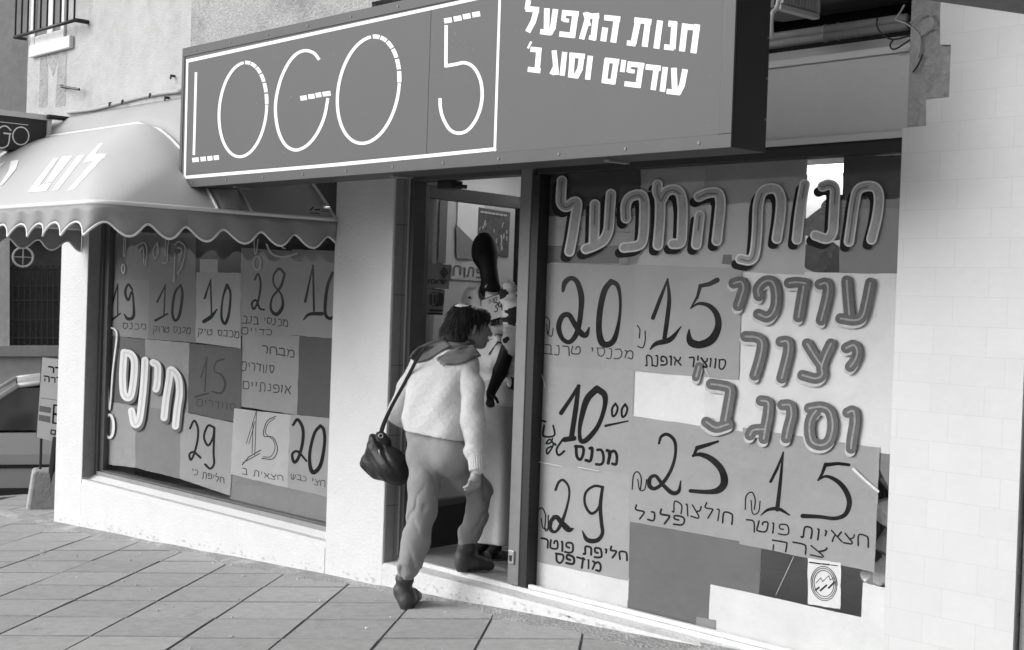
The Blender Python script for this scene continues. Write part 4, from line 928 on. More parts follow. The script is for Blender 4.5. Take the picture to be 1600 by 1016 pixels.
# piping: seam along the top of the front, then over the right side as a rib
def ribpts(yv, smax):
    r = []
    for i in range(16):
        s = smax*(i/15)**1.5; r.append(Vector((AX1-xi(gh(s)), yv, AZ+gh(s))))
    return r
def drape(q, lift=.006):
    h = abvh.find_nearest(Vector(q)); n_ = h[1]
    if n_.z < 0: n_ = -n_
    return h[0]+n_*lift
mb = MB(); mb.tube([q+Vector((.004 if q.x > _xm else -.004, -.005, .006)) for q in _A], .009, 6); mb.tube([drape(q) for q in ribpts(-.585, .7)], .010, 6); mb.tube([drape(q) for q in ribpts(-.012, .7)], .010, 6); mb.build('piping', mat('piping_white', .72), AW, smooth=True)
def awnfn(x, y, l=0):
    d = ray(x, y).normalized(); h = abvh.ray_cast(CAM, d)
    if h[0] is None: return P(x, y, -1.4)
    n_ = h[1] if h[1].dot(d) < 0 else -h[1]
    return h[0]+n_*(.0035+l)
def patch(p, c, n=7):
    c = [p.px(q) for q in c]; p.k += 1; g = []
    for i in range(n+1):
        v = i/n; g.append([])
        for j in range(n+1):
            u = j/n; q = (c[0]*(1-u)+c[1]*u)*(1-v)+(c[3]*(1-u)+c[2]*u)*v; g[-1].append(p.fn(q[0], q[1], p.lift+p.k*.0002))
    p.m.grid(g)
p = Paint(awnfn, lift=0).at(3.907, (0, 140))
for c in ([(606, 335), (630, 331), (585, 392), (548, 398)], [(548, 398), (655, 396), (636, 424), (510, 450)], [(600, 408), (650, 400), (455, 612), (412, 622)],
          [(477, 408), (522, 402), (358, 614), (318, 621)], [(380, 415), (446, 409), (322, 566), (282, 572)], [(250, 586), (318, 576), (284, 624), (214, 628)], [(330, 425), (362, 420), (215, 628), (170, 632)],
          [(0, 460), (40, 440), (20, 462), (0, 480)], [(70, 440), (118, 434), (100, 490), (55, 500)], [(55, 500), (100, 490), (20, 585), (0, 585)]): patch(p, c)
p.build('lettering', mat('awning_letters', .85, .6), AW)
# valance with scallops and white edge
def valance(path, pitch, drop, amp, folds=0):
    L = [0]
    for a, b in zip(path, path[1:]): L.append(L[-1]+(b-a).length)
    rows = [[], [], [], [], []]; low = []; N = int(L[-1]/.016)
    for i in range(N+1):
        t = L[-1]*i/N; k = max(j for j in range(len(L)) if L[j] <= t+1e-9); k = min(k, len(path)-2)
        q = path[k].lerp(path[k+1], (t-L[k])/max(L[k+1]-L[k], 1e-6))
        tn = (path[k+1]-path[k]).normalized(); nn = Vector((tn.y, -tn.x, 0))
        dz = drop+amp*math.cos(2*math.pi*t/pitch)
        for j in range(5):
            u = j/4; rows[j].append(q+Vector((0, 0, -.012-dz*u))+nn*(.012+.018*u*math.sin(2*math.pi*t/pitch+.7)+.010*u*math.sin(t*9)-folds*u*u*.03))
        low.append(rows[4][-1])
    return rows, low
front = [q for q in base]
rows, low = valance(front, .235, .125, .036)
M_val = mat('valance_fabric', .27, .5, 3, .08, .1, 40, spec=.3)
mb = MB(); mb.grid(rows); mb.build('valance', M_val, AW, smooth=True, solid=.002)
mb = MB(); mb.tube(low, .007, 6); mb.build('valance_edge', mat('piping_white', .72), AW, smooth=True)
mb = MB()
for x in (-10.3, -8.7, -7.05): mb.tube([(x, -1.48, AZ+.005), (x, -.02, AZ+.03)], .012)
mb.build('support_arm', M_pipe, AW, smooth=True)
p = Paint(awnfn, lift=.001).at(1, (0, 0)); patch(p, [(480, 321), (516, 323), (515, 337), (480, 335)], 3); lab = p.build('maker_label', mat('label_white', .55), AW)
p = Paint(awnfn, lift=.0025).at(1, (0, 0)); p.stroke([(484, 330), (489, 325)], 2, smooth=False); p.stroke([(492, 329), (499, 329)], 2, smooth=False); p.stroke([(502, 327), (513, 328)], .8, smooth=False); p.stroke([(502, 331), (513, 332)], .8, smooth=False); p.stroke([(484, 334), (498, 335)], 1.2, smooth=False); p.build('label_print', M_ink, lab)

# ------------------------------------------------------------------ blade sign on the left corner
BS = empty('blade_sign', (-9.3, -.8, 2.5), 'dark projecting sign with thin white letters GO above the awning', 'sign')
bx = -9.25
y1 = PX(80, 182, bx).y; zt = PX(80, 181, bx).z
mb = MB(); mb.box(bx-.16, bx, y1-1.3, y1, 2.5, zt); mb.build('sign_box', mat('blade_dark', .03, .5), BS, bevel=.004)
mb = MB(); mb.box(bx+.0005, bx+.012, y1-1.5, y1, zt-.035, zt); mb.box(bx+.0005, bx+.012, y1-.03, y1, 2.5, zt-.0352); mb.build('sign_rim', mat('blade_rim', .62, .5), BS)
mb = MB(); mb.tube([(bx+.03, y1-.04, zt-.012), (bx+.03, UY, zt-.012)], .016); mb.build('bracket', M_black, BS)
bf = lambda x, y, l=0: PX(x, y, bx+.003+l)
p = Paint(bf).at(4, (0, 0)); p.stroke([(68, 815), (40, 790), (5, 795), (-25, 840), (-25, 890), (5, 925), (50, 905), (62, 835)], 2); p.stroke([(25, 833), (66, 838)], 2.4, smooth=False)
p.stroke([(130+50*math.cos(a*math.pi/8), 850+55*math.sin(a*math.pi/8)) for a in range(17)], 2); p.stroke([(-80+45*math.cos(a*math.pi/8), 850+60*math.sin(a*math.pi/8)) for a in range(17)], 2); p.stroke([(0, 762), (175, 782)], 1, smooth=False)
p.build('lettering', M_signwhite, BS)

# ------------------------------------------------------------------ upper window with grille
UW = MB(); a, b_ = P(50, 70, UY), P(104, 48, UY)
x0, x1 = P(52, 40, UY).x, P(104, 30, UY).x; zs = P(78, 63, UY-.03).z
UW.box(x0, x0+.07, UY-.02, UY-.0005, zs, 4.6); UW.box(x1-.05, x1, UY-.02, UY-.0005, zs, 4.6); UW.box((x0+x1)/2-.0, (x0+x1)/2+.09, UY-.018, UY-.0005, zs, 4.6); UW.box(x0+.07, x1-.05, UY-.017, UY-.0005, zs, zs+.06)
uw = UW.build('window_frame', mat('win_white', .72, .6, 8, .1), B, bevel=.004)
mb = MB(); mb.box(x0+.07, x1-.05, UY-.006, UY-.0008, zs+.06, 4.6); mb.build('shutter', mat('shutter', .16, .7, 4, .2), uw)
mb = MB(); mb.box(P(45, 80, UY-.035).x, P(112, 55, UY-.035).x-.035, UY-.035, UY-.0005, zs-.085, zs-.001); mb.build('sill', mat('sill_white', .68, .7, 6, .15), uw, bevel=.006)
# streaks of dirt washed down from the sill
p = Paint(glassfn(UY-.0012)).at(1, (0, 0)); p.poly([(63, 80), (72, 78), (75, 100), (74, 168), (60, 168), (62, 110)]); p.poly([(92, 72), (106, 67), (104, 100), (102, 165), (86, 168), (90, 110)])
p.poly([(74, 79), (92, 73), (90, 95), (83, 120), (76, 100)])
p.build('dirt_streak', mat('streak', .36, 1, 9, .35, .8, 70), uw)
GRL = MB(); gy = UY-.09; zr = P(70, 45, gy).z; gx0, gx1 = P(22, 59, gy).x, P(118, 31, gy).x
GRL.tube([(gx0, gy, zr), (gx1, gy, zr)], .012, 6); GRL.tube([(gx0, gy, zr), (gx0, UY, zr)], .012, 6); GRL.tube([(gx1, gy, zr), (gx1, UY, zr)], .016, 6)
for i in range(10): x = gx0+.02+(gx1-gx0-.04)*i/9; GRL.tube([(x, gy, zr), (x, gy, 4.6)], .007, 6)
GRL.tube([(gx0, gy, 4.3), (gx1, gy, 4.3)], .01, 6)
g = GRL.build('window_grille', M_black, smooth=True); tag(g, 'thin black iron bars projecting in front of the upper window', 'grille')
# hooks, bolts and cable on the wall
mb = MB()
for i, (x, y) in enumerate([(175, 162), (195, 158), (238, 148), (262, 153), (271, 119)]):
    q = P(x, y, UY-.01); bm_ = MB(); bm_.tube([q+Vector((0, .03, 0)), q+Vector((0, -.02, 0))], .008, 7); bm_.tube([q+Vector((0, -.018, 0)), q+Vector((.012, -.025, -.02))], .006, 6)
    tag(bm_.build('wall_bolt', M_black), ['leftmost bolt stub above the awning edge', 'second bolt stub from the left above the awning', 'bolt stub midway along the awning top', 'low bolt stub just under the cable near the sign', 'lone bolt stub high on the wall near the sign'][i], 'bolt', 'bolts on the wall above the awning')
q0 = P(95, 134, UY-.02); q1 = P(124, 140, UY-.05); mb = MB(); mb.tube([q0+Vector((0, .03, 0)), q0, (q0+q1)/2+Vector((0, -.06, .0)), q1], .009, 6); tag(mb.build('wall_hook', M_black), 'bent iron hook sticking out of the wall under the upper window', 'hook')
mb = MB(); mb.tube(spline([P(106, 176, UY-.012), P(150, 170, UY-.013), P(200, 157, UY-.012), P(240, 148, UY-.013), P(284, 142, UY-.024)], per=6), .012, 6); tag(mb.build('cable', mat('cable_painted', .42, .8), smooth=True), 'painted cable running along the wall above the awning', 'cable')

# ------------------------------------------------------------------ pipes, wires and air conditioner above the fascia
for i, (y0, y1_, t) in enumerate([(62, 30, 'upper of two grey pipes above the fascia panel'), (74, 42, 'lower of two grey pipes above the fascia panel')]):
    a, b_ = P(1203, y0-3, .25), P(1418, y1_-2, .25); z = (a.z+b_.z)/2
    mb = MB(); mb.tube([(-5.3, .25, z), (b_.x, .25, z)], .019, 12)
    for x in (P(1290, 50, .25).x, P(1310, 50, .25).x): mb.tube([(x-.004, .25, z), (x+.004, .25, z)], .023, 12)
    tag(mb.build('pipe', M_pipe, smooth=True), t, 'pipe', 'pipes above the fascia')
WZ = (3.404, (1130, 0))
def wpx(q, Y): return P(q[0]/WZ[0]+WZ[1][0], q[1]/WZ[0], Y)
wires = [([(965, 25), (940, 70), (920, 105), (980, 130), (1045, 190), (1048, 260), (1035, 310)], 0, M_wire, 'pale wire dropping in a long curve to the broken pillar edge'),
         ([(1005, 35), (1020, 100), (1040, 190)], .02, M_wire, 'pale wire hanging straight from the slab into the tangle'),
         ([(995, 125), (1040, 80), (1095, 75), (1122, 120), (1110, 150)], -.01, M_wire, 'pale wire looping up beside the tiled pillar'),
         ([(1050, 190), (1085, 165), (1110, 150)], .0, M_wire, 'short pale wire branching right in the tangle'),
         ([(820, 95), (818, 140), (850, 185), (905, 210), (1000, 190), (1045, 200)], .1, M_wireb, 'black wire hooked over the two pipes'),
         ([(905, 210), (888, 240), (900, 262), (930, 255), (960, 235), (1030, 190)], .06, M_wireb, 'black wire in a small loop above the panel corner'),
         ([(1055, 95), (1075, 130), (1060, 190), (1040, 240)], .03, M_wireb, 'black wire hanging at the right of the tangle'),
         ([(1060, 290), (1040, 340), (1010, 385)], -.002, M_wireb, 'black wire end on the bare concrete of the pillar')]
for pts_, Y, m, t in wires:
    mb = MB(); mb.tube([wpx(q, Y) for q in [tuple(x) for x in spline(pts_, per=6)]], .0038, 6); tag(mb.build('wire', m, smooth=True), t, 'wire', 'tangled wires by the right pillar')
AC = empty('air_conditioner', (-3.65, -.1, 2.85), 'air conditioner grille tucked behind the end of the big sign', 'air conditioner')
def acp(x, y): return PX(x, y, -3.62)
ax = -3.62; ya, yb_ = -.21, .045; zb = P(1262, 31, .045).z+.005
mb = MB(); mb.box(ax-.17, ax-.02, ya, yb_, zb, zb+.5); mb.build('casing', mat('ac_casing', .12, .5), AC, bevel=.004)
mb = MB()
for i in range(11):
    y = ya+.012+i*(yb_-ya-.03)/10; mb.prism([(ax-.019, y, zb+.02), (ax+.012, y+.004, zb+.02), (ax+.012, y+.010, zb+.02), (ax-.019, y+.006, zb+.02)], (0, .035, .48))
mb.build('grille', mat('ac_fin', .5, .45), AC)
mb = MB(); mb.box(ax-.02, ax+.016, ya, yb_+.01, zb-.008, zb+.014); mb.box(ax-.02, ax+.016, yb_-.002, yb_+.012, zb+.0142, zb+.5); mb.build('grille_frame', mat('ac_frame', .5, .5), AC, bevel=.003)
mb = MB(); mb.tube(spline([PX(1217, -5, ax+.03), PX(1214, 12, ax+.03), PX(1206, 24, ax+.03), PX(1205, 60, ax+.03)], per=5), .009, 6); mb.build('cord', mat('wire_white', .6), AC, smooth=True)

# neighbour's canopy at the top right and neighbouring wall
def canopy():
    z0 = 2.70; pl = [(-2.595, -.1), (-3.0, -1.3), (-2.2, -2.2), (1.5, -2.2), (1.5, -.1)]
    mb = MB(); mb.prism([(x, y, z0) for x, y in pl], (0, 0, .07)); 
    C_ = mb.build('concrete_canopy', mat('canopy_slab', .2, .8, 4, .15, .3, 40), bevel=.006)
    tag(C_, 'grey slab canopy jutting over the pavement at the top right', 'canopy')
    mb = MB(); mb.prism([(x+.04, y+.02, z0+.0705) for x, y in pl], (0, 0, .09)); mb.build('upper_layer', mat('canopy_dark', .11, .8, 5, .2), C_, bevel=.004)
canopy()
mb = MB(); mb.box(XR1+.008, 3.5, .03, .3, -.2, 4); NB = mb.build('neighbour_wall', mat('neighbour', .24, .8, 5, .15, .3, 50)); tag(NB, 'grey edge of the next shop front right of the tiled pillar', 'wall')

# ------------------------------------------------------------------ side street: far building, car, sign on post
e1 = Vector((math.sin(R_(22.5)), math.cos(R_(22.5)), 0)); e2 = Vector((-e1.y, e1.x, 0))
FB0 = CAM + e2*26 - Vector((0, 0, 1.6))
FBo = empty('far_building', (FB0.x, FB0.y, -1), 'grey old building with a barred dark doorway across the side street', 'building')
def fp(x, y, dd=0): return PP(x, y, FB0+e2*dd, e2)
def fquad(mb, x0, y0, x1, y1_, d0, th): mb.prism([fp(x0, y0, d0), fp(x1, y0, d0), fp(x1, y1_, d0), fp(x0, y1_, d0)], e2*th)
mb = MB(); fquad(mb, -300, -300, 400, 372, 0, 2); fquad(mb, -300, 372, 15, 541, 0, 2); fquad(mb, 150, 372, 400, 541, 0, 2); fquad(mb, -300, 557, 400, 860, 0, 2); mb.build('wall', mat('far_wall', .62, .95, 1.2, .25, .6, 8, stain=(.6, .55, .75)), FBo)
mb = MB(); fquad(mb, -300, 541, 400, 557, -.15, 1); mb.build('ledge', mat('far_ledge', .42, .9, 2, .2), FBo)
mb = MB(); fquad(mb, 15, 372, 150, 541, .5, .2); mb.build('recess', mat('far_recess', .15, .9, 1.5, .4), FBo)
mb = MB()
for x in list(range(20, 150, 9)): mb.tube([fp(x, 415, .2), fp(x, 541, .2)], .022, 5)
for y in (420, 447, 470, 500, 528): mb.tube([fp(15, y, .2), fp(150, y, .2)], .022, 5)
mb.build('bars', mat('far_bars', .06, .7), FBo)
mb = MB(); c = fp(36, 402, -.05)
mb.tube([c+(e1*math.cos(a*math.pi/14)+Vector((0, 0, math.sin(a*math.pi/14))))*.165 for a in range(29)], .022, 6, cap=False); mb.tube([c-e1*.16, c+e1*.16], .01, 5); mb.tube([c-Vector((0, 0, .16)), c+Vector((0, 0, .16))], .01, 5)
mb.build('round_vent', mat('ring_white', .55, .5), FBo, smooth=True)

def car():
    """small sedan; local x forward (towards -e1), y across, z up"""
    org = CAM + e2*15.75 + e1*(-.12); gzv = -.71
    fwd = -e1; lat = -e2
    K = empty('parked_car', (org.x, org.y, gzv), 'pale parked saloon car beyond the corner, seen from its side', 'car')
    def W(x, y, z): q = org + fwd*x + lat*y; return Vector((q.x, q.y, gzv+z))
    # body: profile lofted across the width with tumblehome; x: front 1.3, rear -2.9
    low = [(1.35, .30), (1.38, .52), (1.30, .70), (.55, .80), (.35, .84), (-2.0, .86), (-2.75, .84), (-2.85, .6), (-2.8, .3)]
    mb = MB(); rows = []
    for y, sh in ((-.80, 0), (-.83, .0), (.83, .0), (.80, 0)):
        rows.append([W(x, y, z) for x, z in low])
    def strip(ya, yb2, pa, pb): mb.add([W(x, ya, z) for x, z in pa]+[W(x, yb2, z) for x, z in pb], [(i, i+1, len(pa)+i+1, len(pa)+i) for i in range(len(pa)-1)])
    inner = [(x*.985, z) for x, z in low]
    ins_ = [(x, z+.0) for x, z in low]
    side = [(x, z) for x, z in low]
    for sg in (-1, 1):
        belt = [W(x, sg*.80, z) for x, z in low]; mid = [W(x, sg*.835, .30+(z-.30)*.62) for x, z in low]; bot = [W(x, sg*.81, .26) for x, z in low]
        mb.grid([belt, mid, bot] if sg < 0 else [bot, mid, belt])
    strip(-.80, .80, low, low)
    body = mb.build('body', mat('car_paint', .45, .25, spec=.6), K, smooth=False)
    roof = [(.38, .85), (-.28, 1.30), (-.55, 1.355), (-1.45, 1.35), (-1.7, 1.31), (-2.25, .87)]
    mb = MB(); rw = [[W(x, y*(.62 if z > 1.2 else .76), z+(.015 if abs(y) < .5 else 0)) for x, z in roof[1:5]] for y in (-1, -.6, 0, .6, 1)]
    mb.grid(rw)
    # pillars
    for sg in (-1, 1):
        for (xa, za, xb, zb_, wd) in ((.40, .85, -.28, 1.31, .05), (-.95, .86, -1.0, 1.34, .06), (-2.25, .87, -1.68, 1.31, .07)):
            mb.tube([W(xa, sg*.765, za), W(xb, sg*.625, zb_)], wd*.55, 6)
        mb.tube([W(-.28, sg*.625, 1.305), W(-.55, sg*.622, 1.345), W(-1.45, sg*.622, 1.34), W(-1.7, sg*.625, 1.30)], .026, 6)
    mb.build('roof', mat('car_paint', .45), K, smooth=True)
    for nm, pts in (('windscreen', [W(.40, -.74, .86), W(.40, .74, .86), W(-.27, .61, 1.295), W(-.27, -.61, 1.295)]), ('rear_window', [W(-2.24, .74, .88), W(-2.24, -.74, .88), W(-1.69, -.61, 1.30), W(-1.69, .61, 1.30)])):
        mb = MB(); mb.add(pts, [(0, 1, 2, 3)]); mb.build(nm, mat('car_glass', .05, .08, spec=.8), K)
    for sg in (-1, 1):
        for xs4 in (((.33, .87), (-.93, .87), (-.97, 1.31), (-.29, 1.28)), ((-.98, .87), (-2.2, .88), (-1.68, 1.28), (-1.02, 1.31))):
            mb = MB(); mb.add([W(x, sg*(.765 if z < 1 else .627), z) for x, z in xs4], [(0, 1, 2, 3)]); mb.build('side_window', mat('car_glass', .05), K)
    for sg in (-1, 1):
        mb = MB(); mb.box(0, 1, 0, 1, 0, 1); mb.v = [tuple(W(-2.7+v[0]*3.9, sg*(.832+.012*v[1]), .50+v[2]*.035)) for v in mb.v]; mb.build('side_moulding', M_black, K)
        mb = MB(); mb.box(0, 1, 0, 1, 0, 1); mb.v = [tuple(W(-2.75+v[0]*4.05, sg*(.806+.014*v[1]), .20+v[2]*.10)) for v in mb.v]; mb.build('sill', mat('car_sill', .04, .6), K)
        for x in (.72, -1.95):
            for nm, r, wd, m in (('wheel', .29, .17, mat('tyre', .02, .8)), ('hubcap', .17, .19, mat('hub', .4, .4, metal=.5))):
                mb = MB(); mb.tube([W(x, sg*(.66), .29), W(x, sg*(.66+wd), .29)], r, 24); mb.build(nm, m, K, bevel=.01)
    for xb2, nm in ((1.36, 'bumper'), (-2.9, 'bumper')):
        mb = MB(); mb.box(0, 1, 0, 1, 0, 1); mb.v = [tuple(W(xb2+v[0]*.1-.03, -.82+1.64*v[1], .34+v[2]*.14)) for v in mb.v]; mb.build(nm, mat('bumper', .08, .5), K, bevel=.02)
    mb = MB(); mb.tube([W(.25, -.84, .92), W(.23, -.92, .95)], .045, 8); mb.build('wing_mirror', M_black, K, smooth=True)
    mb = MB()
    for x in (-.25, -1.15): mb.tube([W(x, -.34, .6), W(x-.1, -.34, 1.08)], [.2, .12], 8)
    mb.build('seats', mat('seat_dark', .03, .9), K, smooth=True)
car()
def post_sign():
    c = PZ(66, 790, gz(-11.2)); c = Vector((c.x, c.y, gz(c.x)))
    K = empty('street_notice', c, 'white notice board with black letters on a post set in a concrete block', 'sign')
    u = e1; v = e2
    def W(a, b_, z): q = c + u*a + v*b_; return (q.x, q.y, c.z+z)
    mb = MB(); bt = [W(-.13, 0, -.05), W(.30, 0, -.05), W(.30, .36, -.05), W(-.13, .36, -.05)]; tp = [W(-.085, .03, .33), W(.26, .03, .33), W(.26, .3, .33), W(-.085, .3, .33)]
    mb.add(bt+tp, [(0, 3, 2, 1), (4, 5, 6, 7)]+[(i, (i+1) % 4, 4+(i+1) % 4, 4+i) for i in range(4)]); mb.build('base', mat('block', .33, .95, 10, .3, 1, 30), K, bevel=.025)
    mb = MB()
    mb.tube([W(.06, .05, .2), W(.1, .05, .62)], .03, 6)
    for a in (-.02, .2): mb.tube([W(a, .15, .33), W(a, .15, .6)], .012, 6)
    mb.build('post', M_black, K)
    n_ = (Vector((CAM.x, CAM.y, 0))-Vector((c.x, c.y, 0))).normalized(); b0 = Vector(W(.1, .08, 0))
    pf = lambda x, y, l=0: PP(x, y, b0+n_*(.0+l), n_)
    mb = MB(); mb.prism([pf(66, 559), pf(125, 565), pf(119, 700), pf(57, 683)], -n_*.03); mb.build('board', mat('board_white', .7, .5, 6, .06), K)
    mb = MB(); mb.prism([pf(65, 558, -.002), pf(66.5, 559, -.002), pf(57.5, 683, -.002), pf(56, 683, -.002)], -n_*.03); mb.build('board_edge', M_black, K)
    p = Paint(pf, lift=.0015); write(p, 'דר', (96, 575), (76, 573), 8, 2.2); write(p, 'בסדרה', (118, 593), (69, 588), 8, 2)
    p.stroke([(84.5, 633), (82.5, 661)], 2.6, smooth=False); p.stroke([(84, 633), (92, 634), (93, 646), (84, 647), (93, 650), (91, 662), (82.5, 661)], 2.4, smooth=False)
    p.stroke([(80, 672), (87, 673), (86, 679), (79.5, 678), (80, 672)], 1.8, smooth=False); p.stroke([(90, 680), (91, 673), (97, 674), (96, 681)], 1.8, smooth=False)
    p.build('lettering', M_ink, K)
    p = Paint(pf, lift=.001); p.poly([(62, 634), (80, 637), (79.5, 646), (61, 643)]); p.poly([(61, 648), (79, 651), (78.5, 661), (60, 657)]); p.stroke([(64, 622), (100, 627)], 1, smooth=False); p.build('stripe', mat('stripe_grey', .22, .6), K)
post_sign()
#PEOPLE
# ------------------------------------------------------------------ the woman stepping into the shop
WO = empty('person', (-5.94, -.1, .05), 'woman in a pale fluffy sweater and loose trousers stepping up into the open doorway', 'person')
M_skin = mat('skin', .30, .5, 20, .08, .05, 90); M_hair = mat('hair_dark', .012, .4, spec=.5)
M_knit = mat('knit', .72, .95, 70, .13, .7, 230); M_trs = mat('trouser_cloth', .25, .9, 160, .22, .3, 320); M_boot = mat('boot_leather', .045, .55, 18, .3, .2, 40)
M_scarf = mat('scarf_cloth', .13, .9, 40, .35, .3, 150); M_bag = mat('bag_black', .012, .5, 20, .3, .2, 60)
def foot(px, z): return PZ(px[0], px[1], z)
neck = P(713, 540, .06); headc = P(735, 511, .13)
zl = gz(-5.93, -.3)
Lh = P(668, 712, -.08); Lk = P(659, 800, -.17); La = P(634, 902, -.29)
Rh = P(706, 714, -.03); Rk = P(750, 768, .18); Ra = P(729, 852, .11)
Lsh, Rsh = P(660, 567, .0), P(731, 573, .06)
Lel, Lwr = P(623, 645, -.06), P(655, 664, .10)
Rel, Rwr = P(739, 660, .02), P(745, 731, -.005)
fd = Vector((.42, .90, -.10)).normalized(); fr_ = Vector((fd.y, -fd.x, 0)).normalized(); fu = fr_.cross(fd)
HA = (tuple(fr_), tuple(fd), tuple(fu))
def HP(r, f, u): return headc + fr_*r + fd*f + fu*u
lo = [-6.45, -.45, -.08]; hi = [-5.6, .45, 1.64]
b = SDF(lo, hi, .0062)
b.ball(headc+fu*.018, (.071, .090, .092), axes=HA).ball(HP(0, .045, -.045), (.054, .058, .066), .03, HA)
b.ball(HP(0, .075, -.085), (.03, .026, .025), .02, HA)                   # chin
b.cone(HP(0, .096, .012), HP(0, .118, -.026), .009, .0135, .012)       # nose
b.ball(HP(.030, .092, .018), (.017, .012, .010), .008, HA, 'sub').ball(HP(-.030, .092, .018), (.017, .012, .010), .008, HA, 'sub')
b.ball(HP(.030, .082, .018), .012, .004).ball(HP(-.030, .082, .018), .012, .004)
b.ball(HP(0, .098, -.053), (.022, .009, .006), .006, HA).ball(HP(0, .097, -.065), (.019, .009, .006), .006, HA)
for sg in (-1, 1): b.ball(HP(sg*.074, -.005, -.01), (.010, .022, .032), .008, HA).ball(HP(sg*.083, .0, -.008), (.006, .010, .016), .004, HA, 'sub')
b.chain([HP(0, -.02, -.06), neck], [.052, .058], .03)
chest = (P(678, 590, .0)+P(706, 592, .04))/2; pel = (Lh+Rh)/2
b.chain([neck+Vector((.01, .02, -.02)), chest+Vector((0, .015, -.02)), pel], [.048, .075, .075], .03).cone(Lsh+Vector((0, 0, -.03)), Rsh+Vector((0, 0, -.03)), .035, .035, .03)
b.chain([Lsh, Lel, Lwr], [.045, .036, .024], .03).chain([Rsh, Rel, Rwr], [.045, .036, .024], .03)
b.chain([Lh, Lk, La], [.07, .045, .024], .03).chain([Rh, Rk, Ra], [.07, .045, .024], .03)
h1 = PZ(631, 953, zl); to1 = h1+Vector((-.11, .17, 0)); h2 = PZ(723, 893, .132); to2 = PZ(764, 893, .132)
b.chain([La, P(630, 924, -.29), h1+Vector((0, 0, .05)), h1.lerp(to1, .7)+Vector((0, 0, .035))], [.024, .022, .022, .018], .02).chain([Ra, P(725, 868, .12), h2+Vector((0, 0, .05)), h2.lerp(to2, .7)+Vector((0, 0, .035))], [.024, .022, .022, .018], .02)
# right hand: palm, four bent fingers, thumb
pc = P(743, 745, -.012); b.chain([Rwr, pc], [.024, .030], .015)
pd = Vector((-.03, .012, -.09)).normalized(); across = Vector((.30, .72, .0)).normalized()
for i, (l1, l2, off) in enumerate(((.034, .045, .027), (.038, .050, .009), (.036, .047, -.009), (.028, .036, -.026))):
    k0 = pc+across*off+pd*.018; k1 = k0+pd*l1+Vector((-.004, 0, 0)); k2 = k1+(pd*.8+Vector((-.55, -.25, 0))).normalized()*l2*.6; k3 = k2+(pd*.25+Vector((-.8, -.45, 0))).normalized()*l2*.5
    b.chain([k0, k1, k2, k3], [.0105, .0095, .0088, .0075], .005)
t0 = pc+across*.02+Vector((-.012, 0, .015)); b.chain([t0, t0+Vector((-.03, .0, -.028)), t0+Vector((-.045, -.012, -.058))], [.012, .0105, .009], .008)
# left hand resting before the belly
pc2 = Lwr+(Lwr-Lel).normalized()*.05; b.chain([Lwr, pc2], [.023, .028], .015)
d2 = (Lwr-Lel).normalized(); a2 = Vector((0, 0, 1))
for i, off in enumerate((.026, .009, -.009, -.026)):
    k0 = pc2+a2*off+d2*.015; k1 = k0+d2*.036; k2 = k1+(d2+Vector((.6, -.2, 0))).normalized()*.026; b.chain([k0, k1, k2], [.010, .009, .0078], .005)
b.chain([pc2+a2*.02, pc2+a2*.05+d2*.03, pc2+a2*.055+d2*.055], [.012, .010, .009], .008)
body = b.mesh().build('body', M_skin, WO, smooth=True)
# sweater
k = SDF([-6.45, -.35, .72], [-5.6, .35, 1.45], .0065)
k.cone(P(664, 676, -.07), P(700, 685, -.04), .108, .108, .05).cone(P(667, 655, -.055), P(698, 660, -.025), .108, .108, .08).cone(P(668, 630, -.04), P(697, 634, -.01), .107, .107, .1).cone(P(670, 602, -.02), P(704, 605, .015), .105, .103, .1).cone(P(673, 580, .0), P(710, 583, .035), .098, .096, .1)
k.cone(P(668, 560, .02), P(724, 565, .06), .064, .064, .06).cone(P(700, 548, .05), P(714, 541, .065), .066, .058, .05)
k.chain([Lsh, P(638, 605, -.03), Lel, P(640, 662, .02), Lwr], [.062, .056, .056, .05, .042], .035)
k.chain([Rsh, P(736, 600, .06)], [.064, .05], .03)
k2 = SDF([-6.05, -.2, .62], [-5.55, .35, 1.42], .006)
k2.chain([P(727, 569, .055), P(737, 605, .045), Rel, P(743, 703, .01)], [.06, .062, .063, .056], .03).chain([P(743, 703, .01), P(744.5, 716, .0), P(745.5, 730, -.005)], [.05, .044, .038], .02)
def knitfold(x, y, z):
    u = x*.66+y*.75
    arm = np.exp(-((u-(-5.77*.66+.06*.75))/.06)**2)
    f = .0035*np.sin(z*46+x*22)*np.clip((1.12-z)/.2, 0, 1) + .003*np.sin(x*33-z*25+y*20)
    return f + .006*arm*np.sin(z*70+y*35)*np.clip((1.0-z)/.2, 0, 1) + .0016*np.sin(x*95+1)*np.sin(z*110)*np.sin(y*101)
k.warp(knitfold); k2.warp(knitfold)
gx_ = np.meshgrid(*[k.lo[i]+k.h*np.arange(k.n[i]) for i in range(3)], indexing='ij')
ha, hbp = P(636, 670, -.08), P(726, 692, -.02); hem = P(682, 684, -.04)
side = (gx_[0]-hem.x)*.656+(gx_[1]-hem.y)*.755; dep = -(gx_[0]-hem.x)*.755+(gx_[1]-hem.y)*.656
s0 = (ha.x-hem.x)*.656+(ha.y-hem.y)*.755; s1 = (hbp.x-hem.x)*.656+(hbp.y-hem.y)*.755
hz = ha.z+(hbp.z-ha.z)*(side-s0)/(s1-s0)-.03*dep
k.d = np.maximum(k.d, hz-gx_[2]).astype(np.float32)
km = k.mesh(); kb = km.bvh(); SWT = km.build('sweater', M_knit, WO, smooth=True); k2m = k2.mesh(); k2m.build('sleeve', M_knit, SWT, smooth=True)
mb = MB(); rb = []
